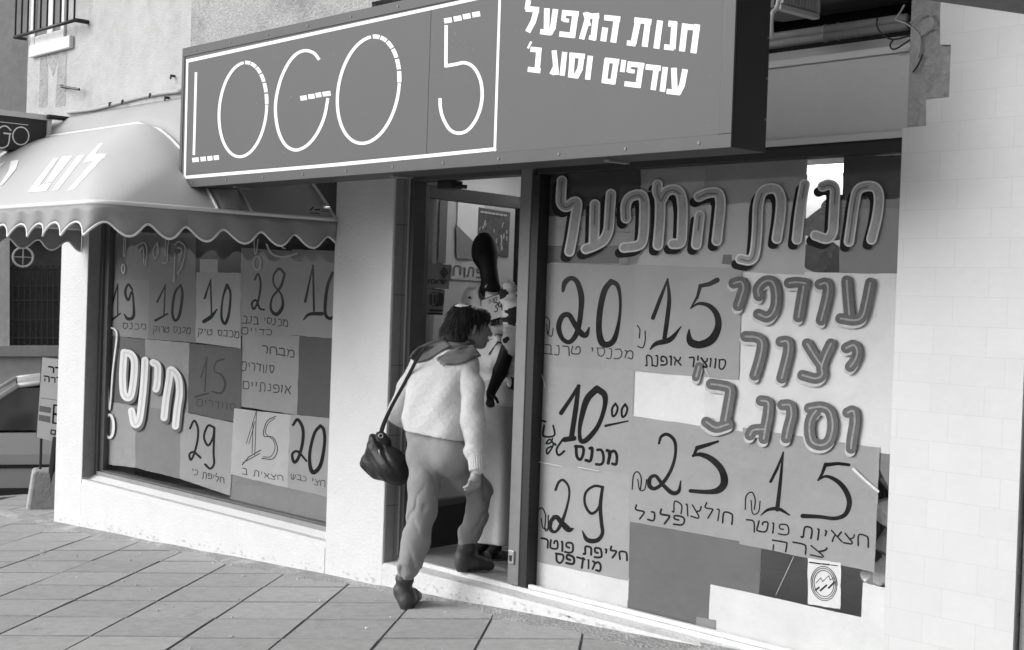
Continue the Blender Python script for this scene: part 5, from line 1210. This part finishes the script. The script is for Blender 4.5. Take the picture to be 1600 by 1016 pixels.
# ribbed cuff
cu0, cu1 = P(744.5, 713, .0), P(746, 736, -.008); ax = (cu1-cu0).normalized(); a_ = ax.orthogonal().normalized(); b_ = ax.cross(a_)
rows = []
for i in range(9):
    c_ = cu0.lerp(cu1, i/8); r0 = .044-.004*(i/8)
    rows.append([c_+(a_*math.cos(t)+b_*math.sin(t))*(r0+.0022*math.cos(t*22)) for t in [2*math.pi*j/132 for j in range(133)]])
mb.grid(rows); mb.build('cuff', M_knit, SWT, smooth=True, solid=.004)
fz = MB(); rng2 = random.Random(11)
for src in (km, k2m):
    V = [Vector(v) for v in src.v]; nf = len(src.f)
    for i in range(9000 if src is km else 5000):
        f_ = src.f[rng2.randrange(nf)]; c0 = V[f_[0]].lerp(V[f_[2]], rng2.random()).lerp(V[f_[1]], rng2.random()*.5)
        nn_ = (V[f_[1]]-V[f_[0]]).cross(V[f_[3]]-V[f_[0]]).normalized()
        dd_ = (nn_*rng2.uniform(.2, .9)+Vector((rng2.uniform(-1, 1), rng2.uniform(-1, 1), rng2.uniform(-1.2, .6)))*.8).normalized(); L_ = rng2.uniform(.004, .011)
        sd_ = dd_.orthogonal().normalized()*.00045; m_ = c0+dd_*L_*.6; e_ = c0+dd_*L_+nn_*-.001
        fz.add([c0-sd_, c0+sd_, m_+sd_*.8, m_-sd_*.8, e_], [(0, 1, 2, 3), (3, 2, 4)])
fo = fz.build('wool_fuzz', mat('wool', .8, .9), SWT); fo['kind'] = 'stuff'
# trousers
t = SDF([-6.3, -.45, .04], [-5.6, .4, 1.02], .0065)
t.cone(P(662, 676, -.06), P(700, 684, -.03), .098, .098, .04).cone(P(662, 712, -.10), P(672, 716, -.09), .098, .098, .05).cone(P(702, 714, -.05), P(708, 716, -.03), .102, .102, .05)
t.chain([Lh, P(663, 755, -.13), Lk, P(650, 846, -.23), P(640, 882, -.28)], [.092, .084, .076, .073, .066], .035)
t.cone(P(639, 886, -.28), P(634, 899, -.29), .058, .044, .02)
t.chain([Rh, P(728, 742, .08), Rk, P(744, 806, .15), P(734, 832, .12)], [.097, .082, .066, .060, .064], .035)
t.cone(P(734, 834, .12), P(729, 848, .11), .058, .044, .02)
def crease(t_, w_): return np.exp(-(np.sin(t_)/w_)**2)
def trfold(x, y, z):
    u = x*.656+y*.755; v = -x*.755+y*.656
    n1 = .6*np.sin(u*23+z*9+v*8)+.5*np.sin(u*41-z*17+2+v*13)+.3*np.sin(u*67+z*39)
    m1 = np.clip(.5+.8*np.sin(u*29+z*21+1), 0, 1); m2 = np.clip(.5+.8*np.sin(u*33-z*26+2.5), 0, 1)
    f = .0055*m1*crease(z*17+u*26+n1, .5)+.0055*m2*crease(z*20-u*30+n1*1.2+1, .48)
    f = f*np.clip((.80-z)/.15, .25, 1)*(1+.9*np.exp(-((z-.17)/.08)**2)+.5*np.exp(-((z-.52)/.10)**2))
    return f - .0012*np.sin(u*50+z*28)
t.warp(trfold); t.mesh().build('trousers', M_trs, WO, smooth=True)
mb = MB(); mb.tube([p for p in spline([tuple(P(636, 690, -.13)+Vector((0, 0, 0))), tuple(P(660, 694, -.17))], per=3)], .002, 4)
# boots
def boot(name, sh0, sh1, heel, toe, zsole, lift):
    q = SDF([min(heel.x, toe.x, sh0.x)-.14, min(heel.y, toe.y)-.14, zsole-.03], [max(heel.x, toe.x, sh0.x)+.14, max(heel.y, toe.y)+.14, sh0.z+.08], .005)
    q.chain([sh0, sh1], [.047, .044], .02).chain([sh1, heel+Vector((0, 0, .045))], [.044, .040], .03)
    q.chain([heel+Vector((0, 0, .045)), (heel+toe)/2+Vector((0, 0, .05)), toe+Vector((0, 0, .034))], [.040, .037, .030], .03)
    q.cone(heel+Vector((0, 0, .012)), heel+Vector((0, 0, .03)), .035, .038, .012)
    q.warp(lambda x, y, z: .0035*np.sin(z*95+x*25)*np.clip((z-zsole-.06)/.05, 0, 1))
    q.cut(Vector((heel.x, heel.y, zsole)), (0, 0, -1)); q.mesh().build(name, M_boot, WO, smooth=True)
h1 = PZ(631, 953, zl); to1 = h1+Vector((-.11, .17, 0)); boot('boot', P(632, 906, -.29), P(630, 925, -.29), h1+Vector((.0, .02, 0)), to1, zl, 0)
h2 = PZ(723, 893, .132); to2 = PZ(764, 893, .132); boot('boot', P(730, 852, .11), P(725, 868, .12), h2, to2, .132, 0)
# hair: cap with strands
hc = P(724, 509, .10)
hs = SDF([hc.x-.24, hc.y-.24, hc.z-.2], [hc.x+.28, hc.y+.28, hc.z+.2], .005)
hs.ball(HP(0, -.028, .030), (.088, .098, .092), .03, HA).ball(HP(0, .058, .062), (.060, .045, .038), .03, HA).ball(HP(0, -.085, -.035), (.075, .055, .075), .04, HA).ball(HP(0, -.060, -.085), (.068, .05, .06), .03, HA)
hs.ball(HP(0, -.075, .085), (.03, .03, .022), .03, HA)
hs.ball(HP(.088, .008, -.025), (.03, .026, .04), .012, HA, 'sub').ball(HP(-.088, .012, -.025), (.03, .03, .04), .012, HA, 'sub').ball(HP(0, .12, -.03), (.09, .055, .075), .015, HA, 'sub')
hs.warp(lambda x, y, z: .003*np.sin(x*70+z*40)*np.sin(y*60-z*30)+.0012*np.sin(x*260+y*230+z*40))
hm = hs.mesh(); hb = hm.bvh(); HR = hm.build('hair', M_hair, WO, smooth=True)
mb = MB(); rng = random.Random(3)
for i in range(1700):
    th_ = rng.uniform(-math.pi, math.pi); ph = rng.uniform(-.3, 1.0)
    d0 = (fr_*math.cos(th_)*math.cos(ph) - fd*abs(math.sin(th_))*math.cos(ph)*(1 if rng.random() < .8 else -1) + fu*math.sin(ph)).normalized()
    q = HP(0, -.02, .02)+d0*.13; h = hb.find_nearest(q)
    if h[0] is None: continue
    pts_ = [h[0]-h[1]*.004]; v = (h[1]*.10 - fu*.9 - fd*.25 + Vector((rng.uniform(-.4, .4), rng.uniform(-.4, .4), rng.uniform(-.2, .3)))).normalized(); L = rng.uniform(.04, .09)
    if (pts_[0]-headc).dot(fd) > .03 and (pts_[0]-headc).dot(fu) < .05: continue
    for j in range(4):
        v = (v - fu*.15 + Vector((rng.uniform(-.15, .15), rng.uniform(-.15, .15), 0))).normalized(); nx_ = pts_[-1]+v*L/4
        g_ = hb.find_nearest(nx_)
        if g_[0] is not None and (nx_-g_[0]).dot(g_[1]) < .001: nx_ = g_[0]+g_[1]*rng.uniform(.001, .007)
        pts_.append(nx_)
    mb.tube(pts_, [.0016, .0016, .0014, .001, .0004], 4, cap=False)
mb.build('strands', M_hair, HR, smooth=True)
def onto(bv, x, y, lift, dflt):
    d = ray(x, y).normalized(); h = bv.ray_cast(CAM, d)
    return h[0]-d*lift if h[0] is not None else PP(x, y, dflt, FW)
q = onto(hb, 719, 480, .0, hc); mb = MB()
rows = []
for i in range(7):
    u = i/6; row = []
    for j in range(5):
        x_, y_ = 708+24*u, 474.5+6*abs(u-.5)*1.2+(j/4)*(5.5*(1-abs(u-.5)*2))
        row.append(onto(hb, x_, y_, .007, hc))
    rows.append(row)
mb.grid(rows); mb.build('hair_clip', mat('clip_white', .75, .4), HR, smooth=True, solid=.004)
# scarf: wrap around the neck and two fringed ends lying on the shoulders
SC = SDF([neck.x-.2, neck.y-.2, neck.z-.12], [neck.x+.2, neck.y+.2, neck.z+.14], .006)
nc_ = neck+Vector((.0, .005, .012))
rp = [nc_+Vector((math.cos(a)*.078, math.sin(a)*.074, .012*math.sin(a*2)-.006*math.cos(a))) for a in [R_(-75)+R_(285)*i/14 for i in range(15)]]
SC.chain(rp, [.019]*15, .012); SC.warp(lambda x, y, z: .003*np.sin(z*190+x*60+y*40))
sm = SC.mesh(); sb = sm.bvh(); SCF = sm.build('scarf', M_scarf, WO, smooth=True)
def flap(top, bot, lift, n=18, m_=8, far=neck):
    rows = []
    tp, bt = spline(top, per=6), spline(bot, per=6); ds = []
    for i in range(n+1):
        a = tp[int(i*(len(tp)-1)/n)]; c_ = bt[int(i*(len(bt)-1)/n)]; row = []
        for j in range(m_+1):
            x_, y_ = a+(c_-a)*j/m_; d = ray(x_, y_).normalized(); ts = []
            for bv in (kb, sb):
                h = bv.ray_cast(CAM, d)
                if h[0] is not None: ts.append((h[0]-CAM).length)
            tt = min(ts) if ts else None; row.append([d, tt, j])
        rows.append(row)
    al = [r[1] for row in rows for r in row if r[1]]; av = sum(al)/len(al)
    g = [[(r[1] if r[1] else av) for r in row] for row in rows]
    for _ in range(3):
        g2 = [row[:] for row in g]
        for i in range(len(g)):
            for j in range(len(g[0])):
                nb = [g[a][b2] for a in range(max(0, i-1), min(len(g), i+2)) for b2 in range(max(0, j-1), min(len(g[0]), j+2))]; g2[i][j] = min(g[i][j], sum(nb)/len(nb))
        g = g2
    return [[CAM+r[0]*(g[i][j]-lift-.005*math.sin(j*1.9+i*.5)) for j, r in enumerate(row)] for i, row in enumerate(rows)]
M2 = MB(); M2.grid(flap([(692, 529), (668, 536), (647, 548), (640, 559)], [(704, 541), (685, 552), (668, 562), (650, 567)], .012)); M2.build('scarf_end', M_scarf, SCF, smooth=True, solid=.006)
M2 = MB(); M2.grid(flap([(740, 539), (718, 542), (698, 551), (684, 559)], [(752, 556), (733, 564), (713, 569), (698, 570)], .012)); M2.build('scarf_end', M_scarf, SCF, smooth=True, solid=.006)
mb = MB()
for i in range(11):
    a = onto(kb, 685+i*1.2, 558+i*1.05, .016, neck); c_ = onto(kb, 681+i*1.2+random.uniform(-1, 1), 561.5+i*1.2, .012, neck); mb.tube([a, (a+c_)/2, c_], .0016, 4)
mb.build('fringe', M_scarf, SCF)
# shoulder bag, hanging from her left shoulder
BG = empty('shoulder_bag', P(606, 752, -.12), 'black soft shoulder bag hanging on a long strap at the woman\'s left side', 'bag')
q = SDF([-6.55, -.45, .5], [-5.95, .2, 1.0], .0065)
q.ball(P(612, 727, -.12), (.095, .09, .088), .05).cone(P(588, 704, -.15), P(622, 738, -.10), .062, .07, .06).cone(P(595, 684, -.14), P(590, 705, -.14), .036, .06, .04).cone(P(575, 722, -.16), P(590, 735, -.14), .05, .055, .05)
q.cone(P(584, 684, -.16), P(604, 690, -.12), .028, .028, .02)
q.warp(lambda x, y, z: .008*crease((x*.66+y*.75)*24+z*11+1.5*np.sin(z*15+x*9), .4)*np.clip((z-.60)/.12, 0, 1)+.004*crease(z*26+x*22+np.sin(y*30), .3))
q.mesh().build('pouch', M_bag, BG, smooth=True)
mb = MB()
for (o1, o2, wd) in ((0, 0, .011), (2.5, 1.5, .009)):
    pts_ = []
    for (x_, y_) in spline([(593+o1, 683), (598+o1, 664), (612+o2, 634), (630+o2, 602), (646+o2, 571), (654+o2, 556), (664, 545)], per=5):
        d = ray(x_, y_).normalized(); h = kb.ray_cast(CAM, d); base_ = P(x_, y_, -.14)
        t1 = (base_-CAM).length
        if h[0] is not None: t1 = min(t1, (h[0]-CAM).length-.012)
        pts_.append(CAM+d*t1)
    for _ in range(2): pts_ = [pts_[0]]+[(pts_[i-1]+pts_[i]*2+pts_[i+1])/4 for i in range(1, len(pts_)-1)]+[pts_[-1]]
    rr = [[p-RT*wd*.8-FW*.0, p+RT*wd*.8] for p in pts_]; mb.grid(rr)
mb.build('strap', M_bag, BG, smooth=True, solid=.004)
mb = MB(); c_ = P(595, 681, -.20); mb.tube([c_+(RT*math.cos(a)+UP*math.sin(a))*.012 for a in [2*math.pi*i/12 for i in range(13)]], .0028, 6, cap=False); mb.tube([P(592, 702, -.225), P(593.5, 712, -.225)], .0035, 6); mb.build('buckle', mat('latch_steel', .45), BG, smooth=True)

# ------------------------------------------------------------------ mannequin inside the doorway
MN = empty('mannequin', (-6.2, .55, .13), 'black headed shop mannequin in a light jersey and long pale skirt inside the door', 'mannequin')
M_mq = mat('mannequin_black', .010, .6, spec=.25); M_jer = mat('jersey_light', .58, .8, 30, .12, .2, 120); M_skirt = mat('skirt_pale', .42, .85, 25, .1, .2, 120)
my = .52
def MPt(x, y, d=0): return P(x, y, my+d)
q = SDF([-6.75, .2, 1.0], [-5.8, .95, 2.1], .0065)
hc2 = MPt(757, 391); q.ball(hc2+Vector((0, 0, .0)), (.068, .08, .105), .02).cone(MPt(759, 400), MPt(763, 420), .062, .045, .04).chain([MPt(763, 415), MPt(765, 432), MPt(766, 448, .01)], [.045, .044, .052], .03).ball(MPt(766, 452, .03), (.085, .05, .045), .04)
q.ball(hc2+Vector((.03, -.07, -.02)), .014, .02)
q.chain([MPt(796, 538, -.10), MPt(782, 580, -.14), MPt(768, 612, -.16)], [.042, .040, .028], .02)
hb_ = MPt(766, 618, -.16); q.ball(hb_, (.022, .022, .034), .015)
for i, dx in enumerate((-6, -2, 2, 6)): q.chain([MPt(766+dx*.5, 622, -.16), MPt(766+dx*.8, 631, -.165), MPt(767+dx*.7, 637-abs(dx)*.4, -.17)], [.009, .0085, .007], .005)
q.chain([MPt(768, 616, -.17), MPt(775, 623, -.18), MPt(778, 629, -.18)], [.010, .009, .008], .006)
q.chain([MPt(742, 500, .02), MPt(738, 560, .05), MPt(745, 600, -.02)], [.04, .035, .028], .02)
q.mesh().build('body', M_mq, MN, smooth=True)
q = SDF([-6.75, .15, .8], [-5.7, .95, 1.85], .0075)
q.cone(MPt(742, 462, .02), MPt(788, 456, -.02), .062, .062, .05).cone(MPt(752, 500), MPt(783, 500), .1, .1, .06).cone(MPt(754, 560), MPt(784, 560), .098, .098, .06).cone(MPt(757, 612), MPt(788, 618), .105, .105, .05)
q.cone(MPt(778, 452, -.01), MPt(792, 452, -.02), .05, .05, .03)
q.ball(MPt(767, 447, -.10), (.10, .14, .060), .012, None, 'sub').cone(MPt(765, 425), MPt(765, 455), .05, .062, .01, 'sub')
q.warp(lambda x, y, z: .005*np.sin((x*.66+y*.75)*48+z*30)+.004*np.sin(z*45-x*30))
q.cut(MPt(770, 632), (0, 0, -1)); jm = q.mesh(); jb = jm.bvh(); JR = jm.build('jersey', M_jer, MN, smooth=True)
def tri_mat():
    m = mat('sleeve_print', .42, .8); t = m.node_tree; b = t.nodes['Principled BSDF']
    tc = t.nodes.new('ShaderNodeTexCoord'); v = t.nodes.new('ShaderNodeTexVoronoi'); v.inputs['Scale'].default_value = 17; v.distance = 'MANHATTAN'
    s_ = t.nodes.new('ShaderNodeSeparateColor'); cr = t.nodes.new('ShaderNodeValToRGB'); cr.color_ramp.interpolation = 'CONSTANT'
    cr.color_ramp.elements[0].color = (.015, .015, .015, 1); cr.color_ramp.elements[1].position = .34; cr.color_ramp.elements[1].color = (.58, .58, .58, 1)
    t.links.new(tc.outputs['Object'], v.inputs[0]); t.links.new(v.outputs['Color'], s_.inputs[0]); t.links.new(s_.outputs[0], cr.inputs[0]); t.links.new(cr.outputs[0], b.inputs['Base Color']); return m
q = SDF([-6.5, .1, 1.0], [-5.6, .9, 1.8], .0075)
q.chain([MPt(795, 456, -.03), MPt(803, 490, -.07), MPt(805, 528, -.09), MPt(800, 545, -.10)], [.055, .06, .068, .05], .03).cone(MPt(800, 545, -.06), MPt(803, 595, -.02), .045, .05, .03)
q.warp(lambda x, y, z: .007*np.sin(z*60+x*25)+.004*np.sin(z*110+y*40)); q.mesh().build('sleeve', tri_mat(), MN, smooth=True)
q = SDF([-6.7, .2, .75], [-5.8, .9, 1.85], .0075); q.chain([MPt(738, 464, .02), MPt(731, 492, .03), MPt(729, 515, .04)], [.056, .058, .06], .03); q.mesh().build('sleeve', M_jer, MN, smooth=True)
q = SDF([-6.75, .1, .15], [-5.75, 1.0, 1.2], .0085)
q.cone(MPt(764, 615), MPt(784, 615), .10, .10, .05).cone(MPt(766, 640), MPt(772, 842), .10, .095, .05).cone(MPt(785, 640), MPt(782, 842), .09, .085, .05)
q.warp(lambda x, y, z: .013*np.sin((x*.75-y*.3)*62)*np.clip((1.15-z)/.6, 0, 1)); q.cut(MPt(775, 848), (0, 0, -1)); q.mesh().build('skirt', M_skirt, MN, smooth=True)
mb = MB(); c_ = Vector((MPt(772, 800).x, my, 0)); mb.tube([(c_.x, c_.y, .132), (c_.x, c_.y, .15)], .15, 28); mb.tube([(c_.x, c_.y, .15), (c_.x, c_.y, .5)], .03, 12)
for dx in (-.05, .06): mb.tube([(c_.x+dx, c_.y-.02, .3), (c_.x+dx, c_.y-.03, .2), (c_.x+dx+.01, c_.y-.10, .165)], [.035, .035, .03], 10)
mb.build('stand', M_black, MN, bevel=.003, smooth=True)
def jf(x, y, l=0):
    d = ray(x, y).normalized(); h = jb.ray_cast(CAM, d)
    return (h[0] if h[0] is not None else MPt(x, y, -.1))-d*(.006+l)
_t0 = jf(776, 496, .012); _tn = Vector((.62, -.78, .0)).normalized()
def tagfn(x, y, l=0): return PP(x, y, _t0, _tn)+_tn*l
def tagrid(c, lift, n=10):
    c = [np.array(z, float) for z in c]; g = []
    for i in range(n+1):
        v = i/n; g.append([])
        for j in range(n+1):
            u = j/n; q_ = (c[0]*(1-u)+c[1]*u)*(1-v)+(c[3]*(1-u)+c[2]*u)*v; g[-1].append(tagfn(q_[0], q_[1], lift))
    return g
mb = MB(); mb.grid(tagrid([(751, 469), (786, 458), (792, 493), (757, 503)], .006)); PT = mb.build('price_card', mat('card_white', .6, .6), None, smooth=True); tag(PT, 'white price card reading 39 pinned on the mannequin chest', 'price card')
p = Paint(tagfn, lift=.008).at(8.469, (640, 400)); p.stroke([(1118, 622), (1150, 612), (1165, 640), (1140, 670), (1168, 700), (1150, 738), (1125, 735)], 1.5); p.stroke([(1212, 620), (1190, 615), (1178, 645), (1190, 675), (1212, 660), (1215, 615), (1225, 715)], 1.5); p.stroke([(945, 660), (945, 585), (1240, 482)], 1, smooth=False)
p.at(1, (0, 0)); write(p, 'חבצ', (777, 465), (764, 469), 4.5, .9); p.build('print', mat('ink_black', .012), PT)
p = Paint(jf, lift=.002).at(5.078, (680, 460))
for s_ in ([(405, 225), (440, 200), (470, 245)], [(450, 215), (450, 245)], [(460, 205), (460, 240)], [(460, 205), (485, 200)], [(460, 222), (480, 218)], [(460, 240), (488, 235)], [(500, 195), (503, 232)], [(492, 197), (515, 190)], [(530, 188), (533, 225)], [(520, 192), (545, 184)], [(550, 182), (570, 215)]): p.stroke(s_, 3.2, smooth=False)
p.poly([(255, 30), (275, 12), (290, 38)]); p.stroke([(415, 272), (560, 228)], 1.2, smooth=False); p.stroke([(440, 360), (480, 320), (545, 325)], 1.2, smooth=False); p.poly([(495, 372), (570, 385), (572, 402), (500, 385)]); p.poly([(495, 372), (500, 385), (430, 480), (420, 475)])
p.build('print', mat('ink_black', .012), JR)
# rough mat on the floor
mb = MB(); mb.box(-6.05, -5.55, .38, .95, .1322, .142); tag(mb.build('door_mat', mat('mat_rough', .09, 1, 60, .6, 1, 120)), 'rough grey door mat on the shop floor just inside the threshold', 'mat')
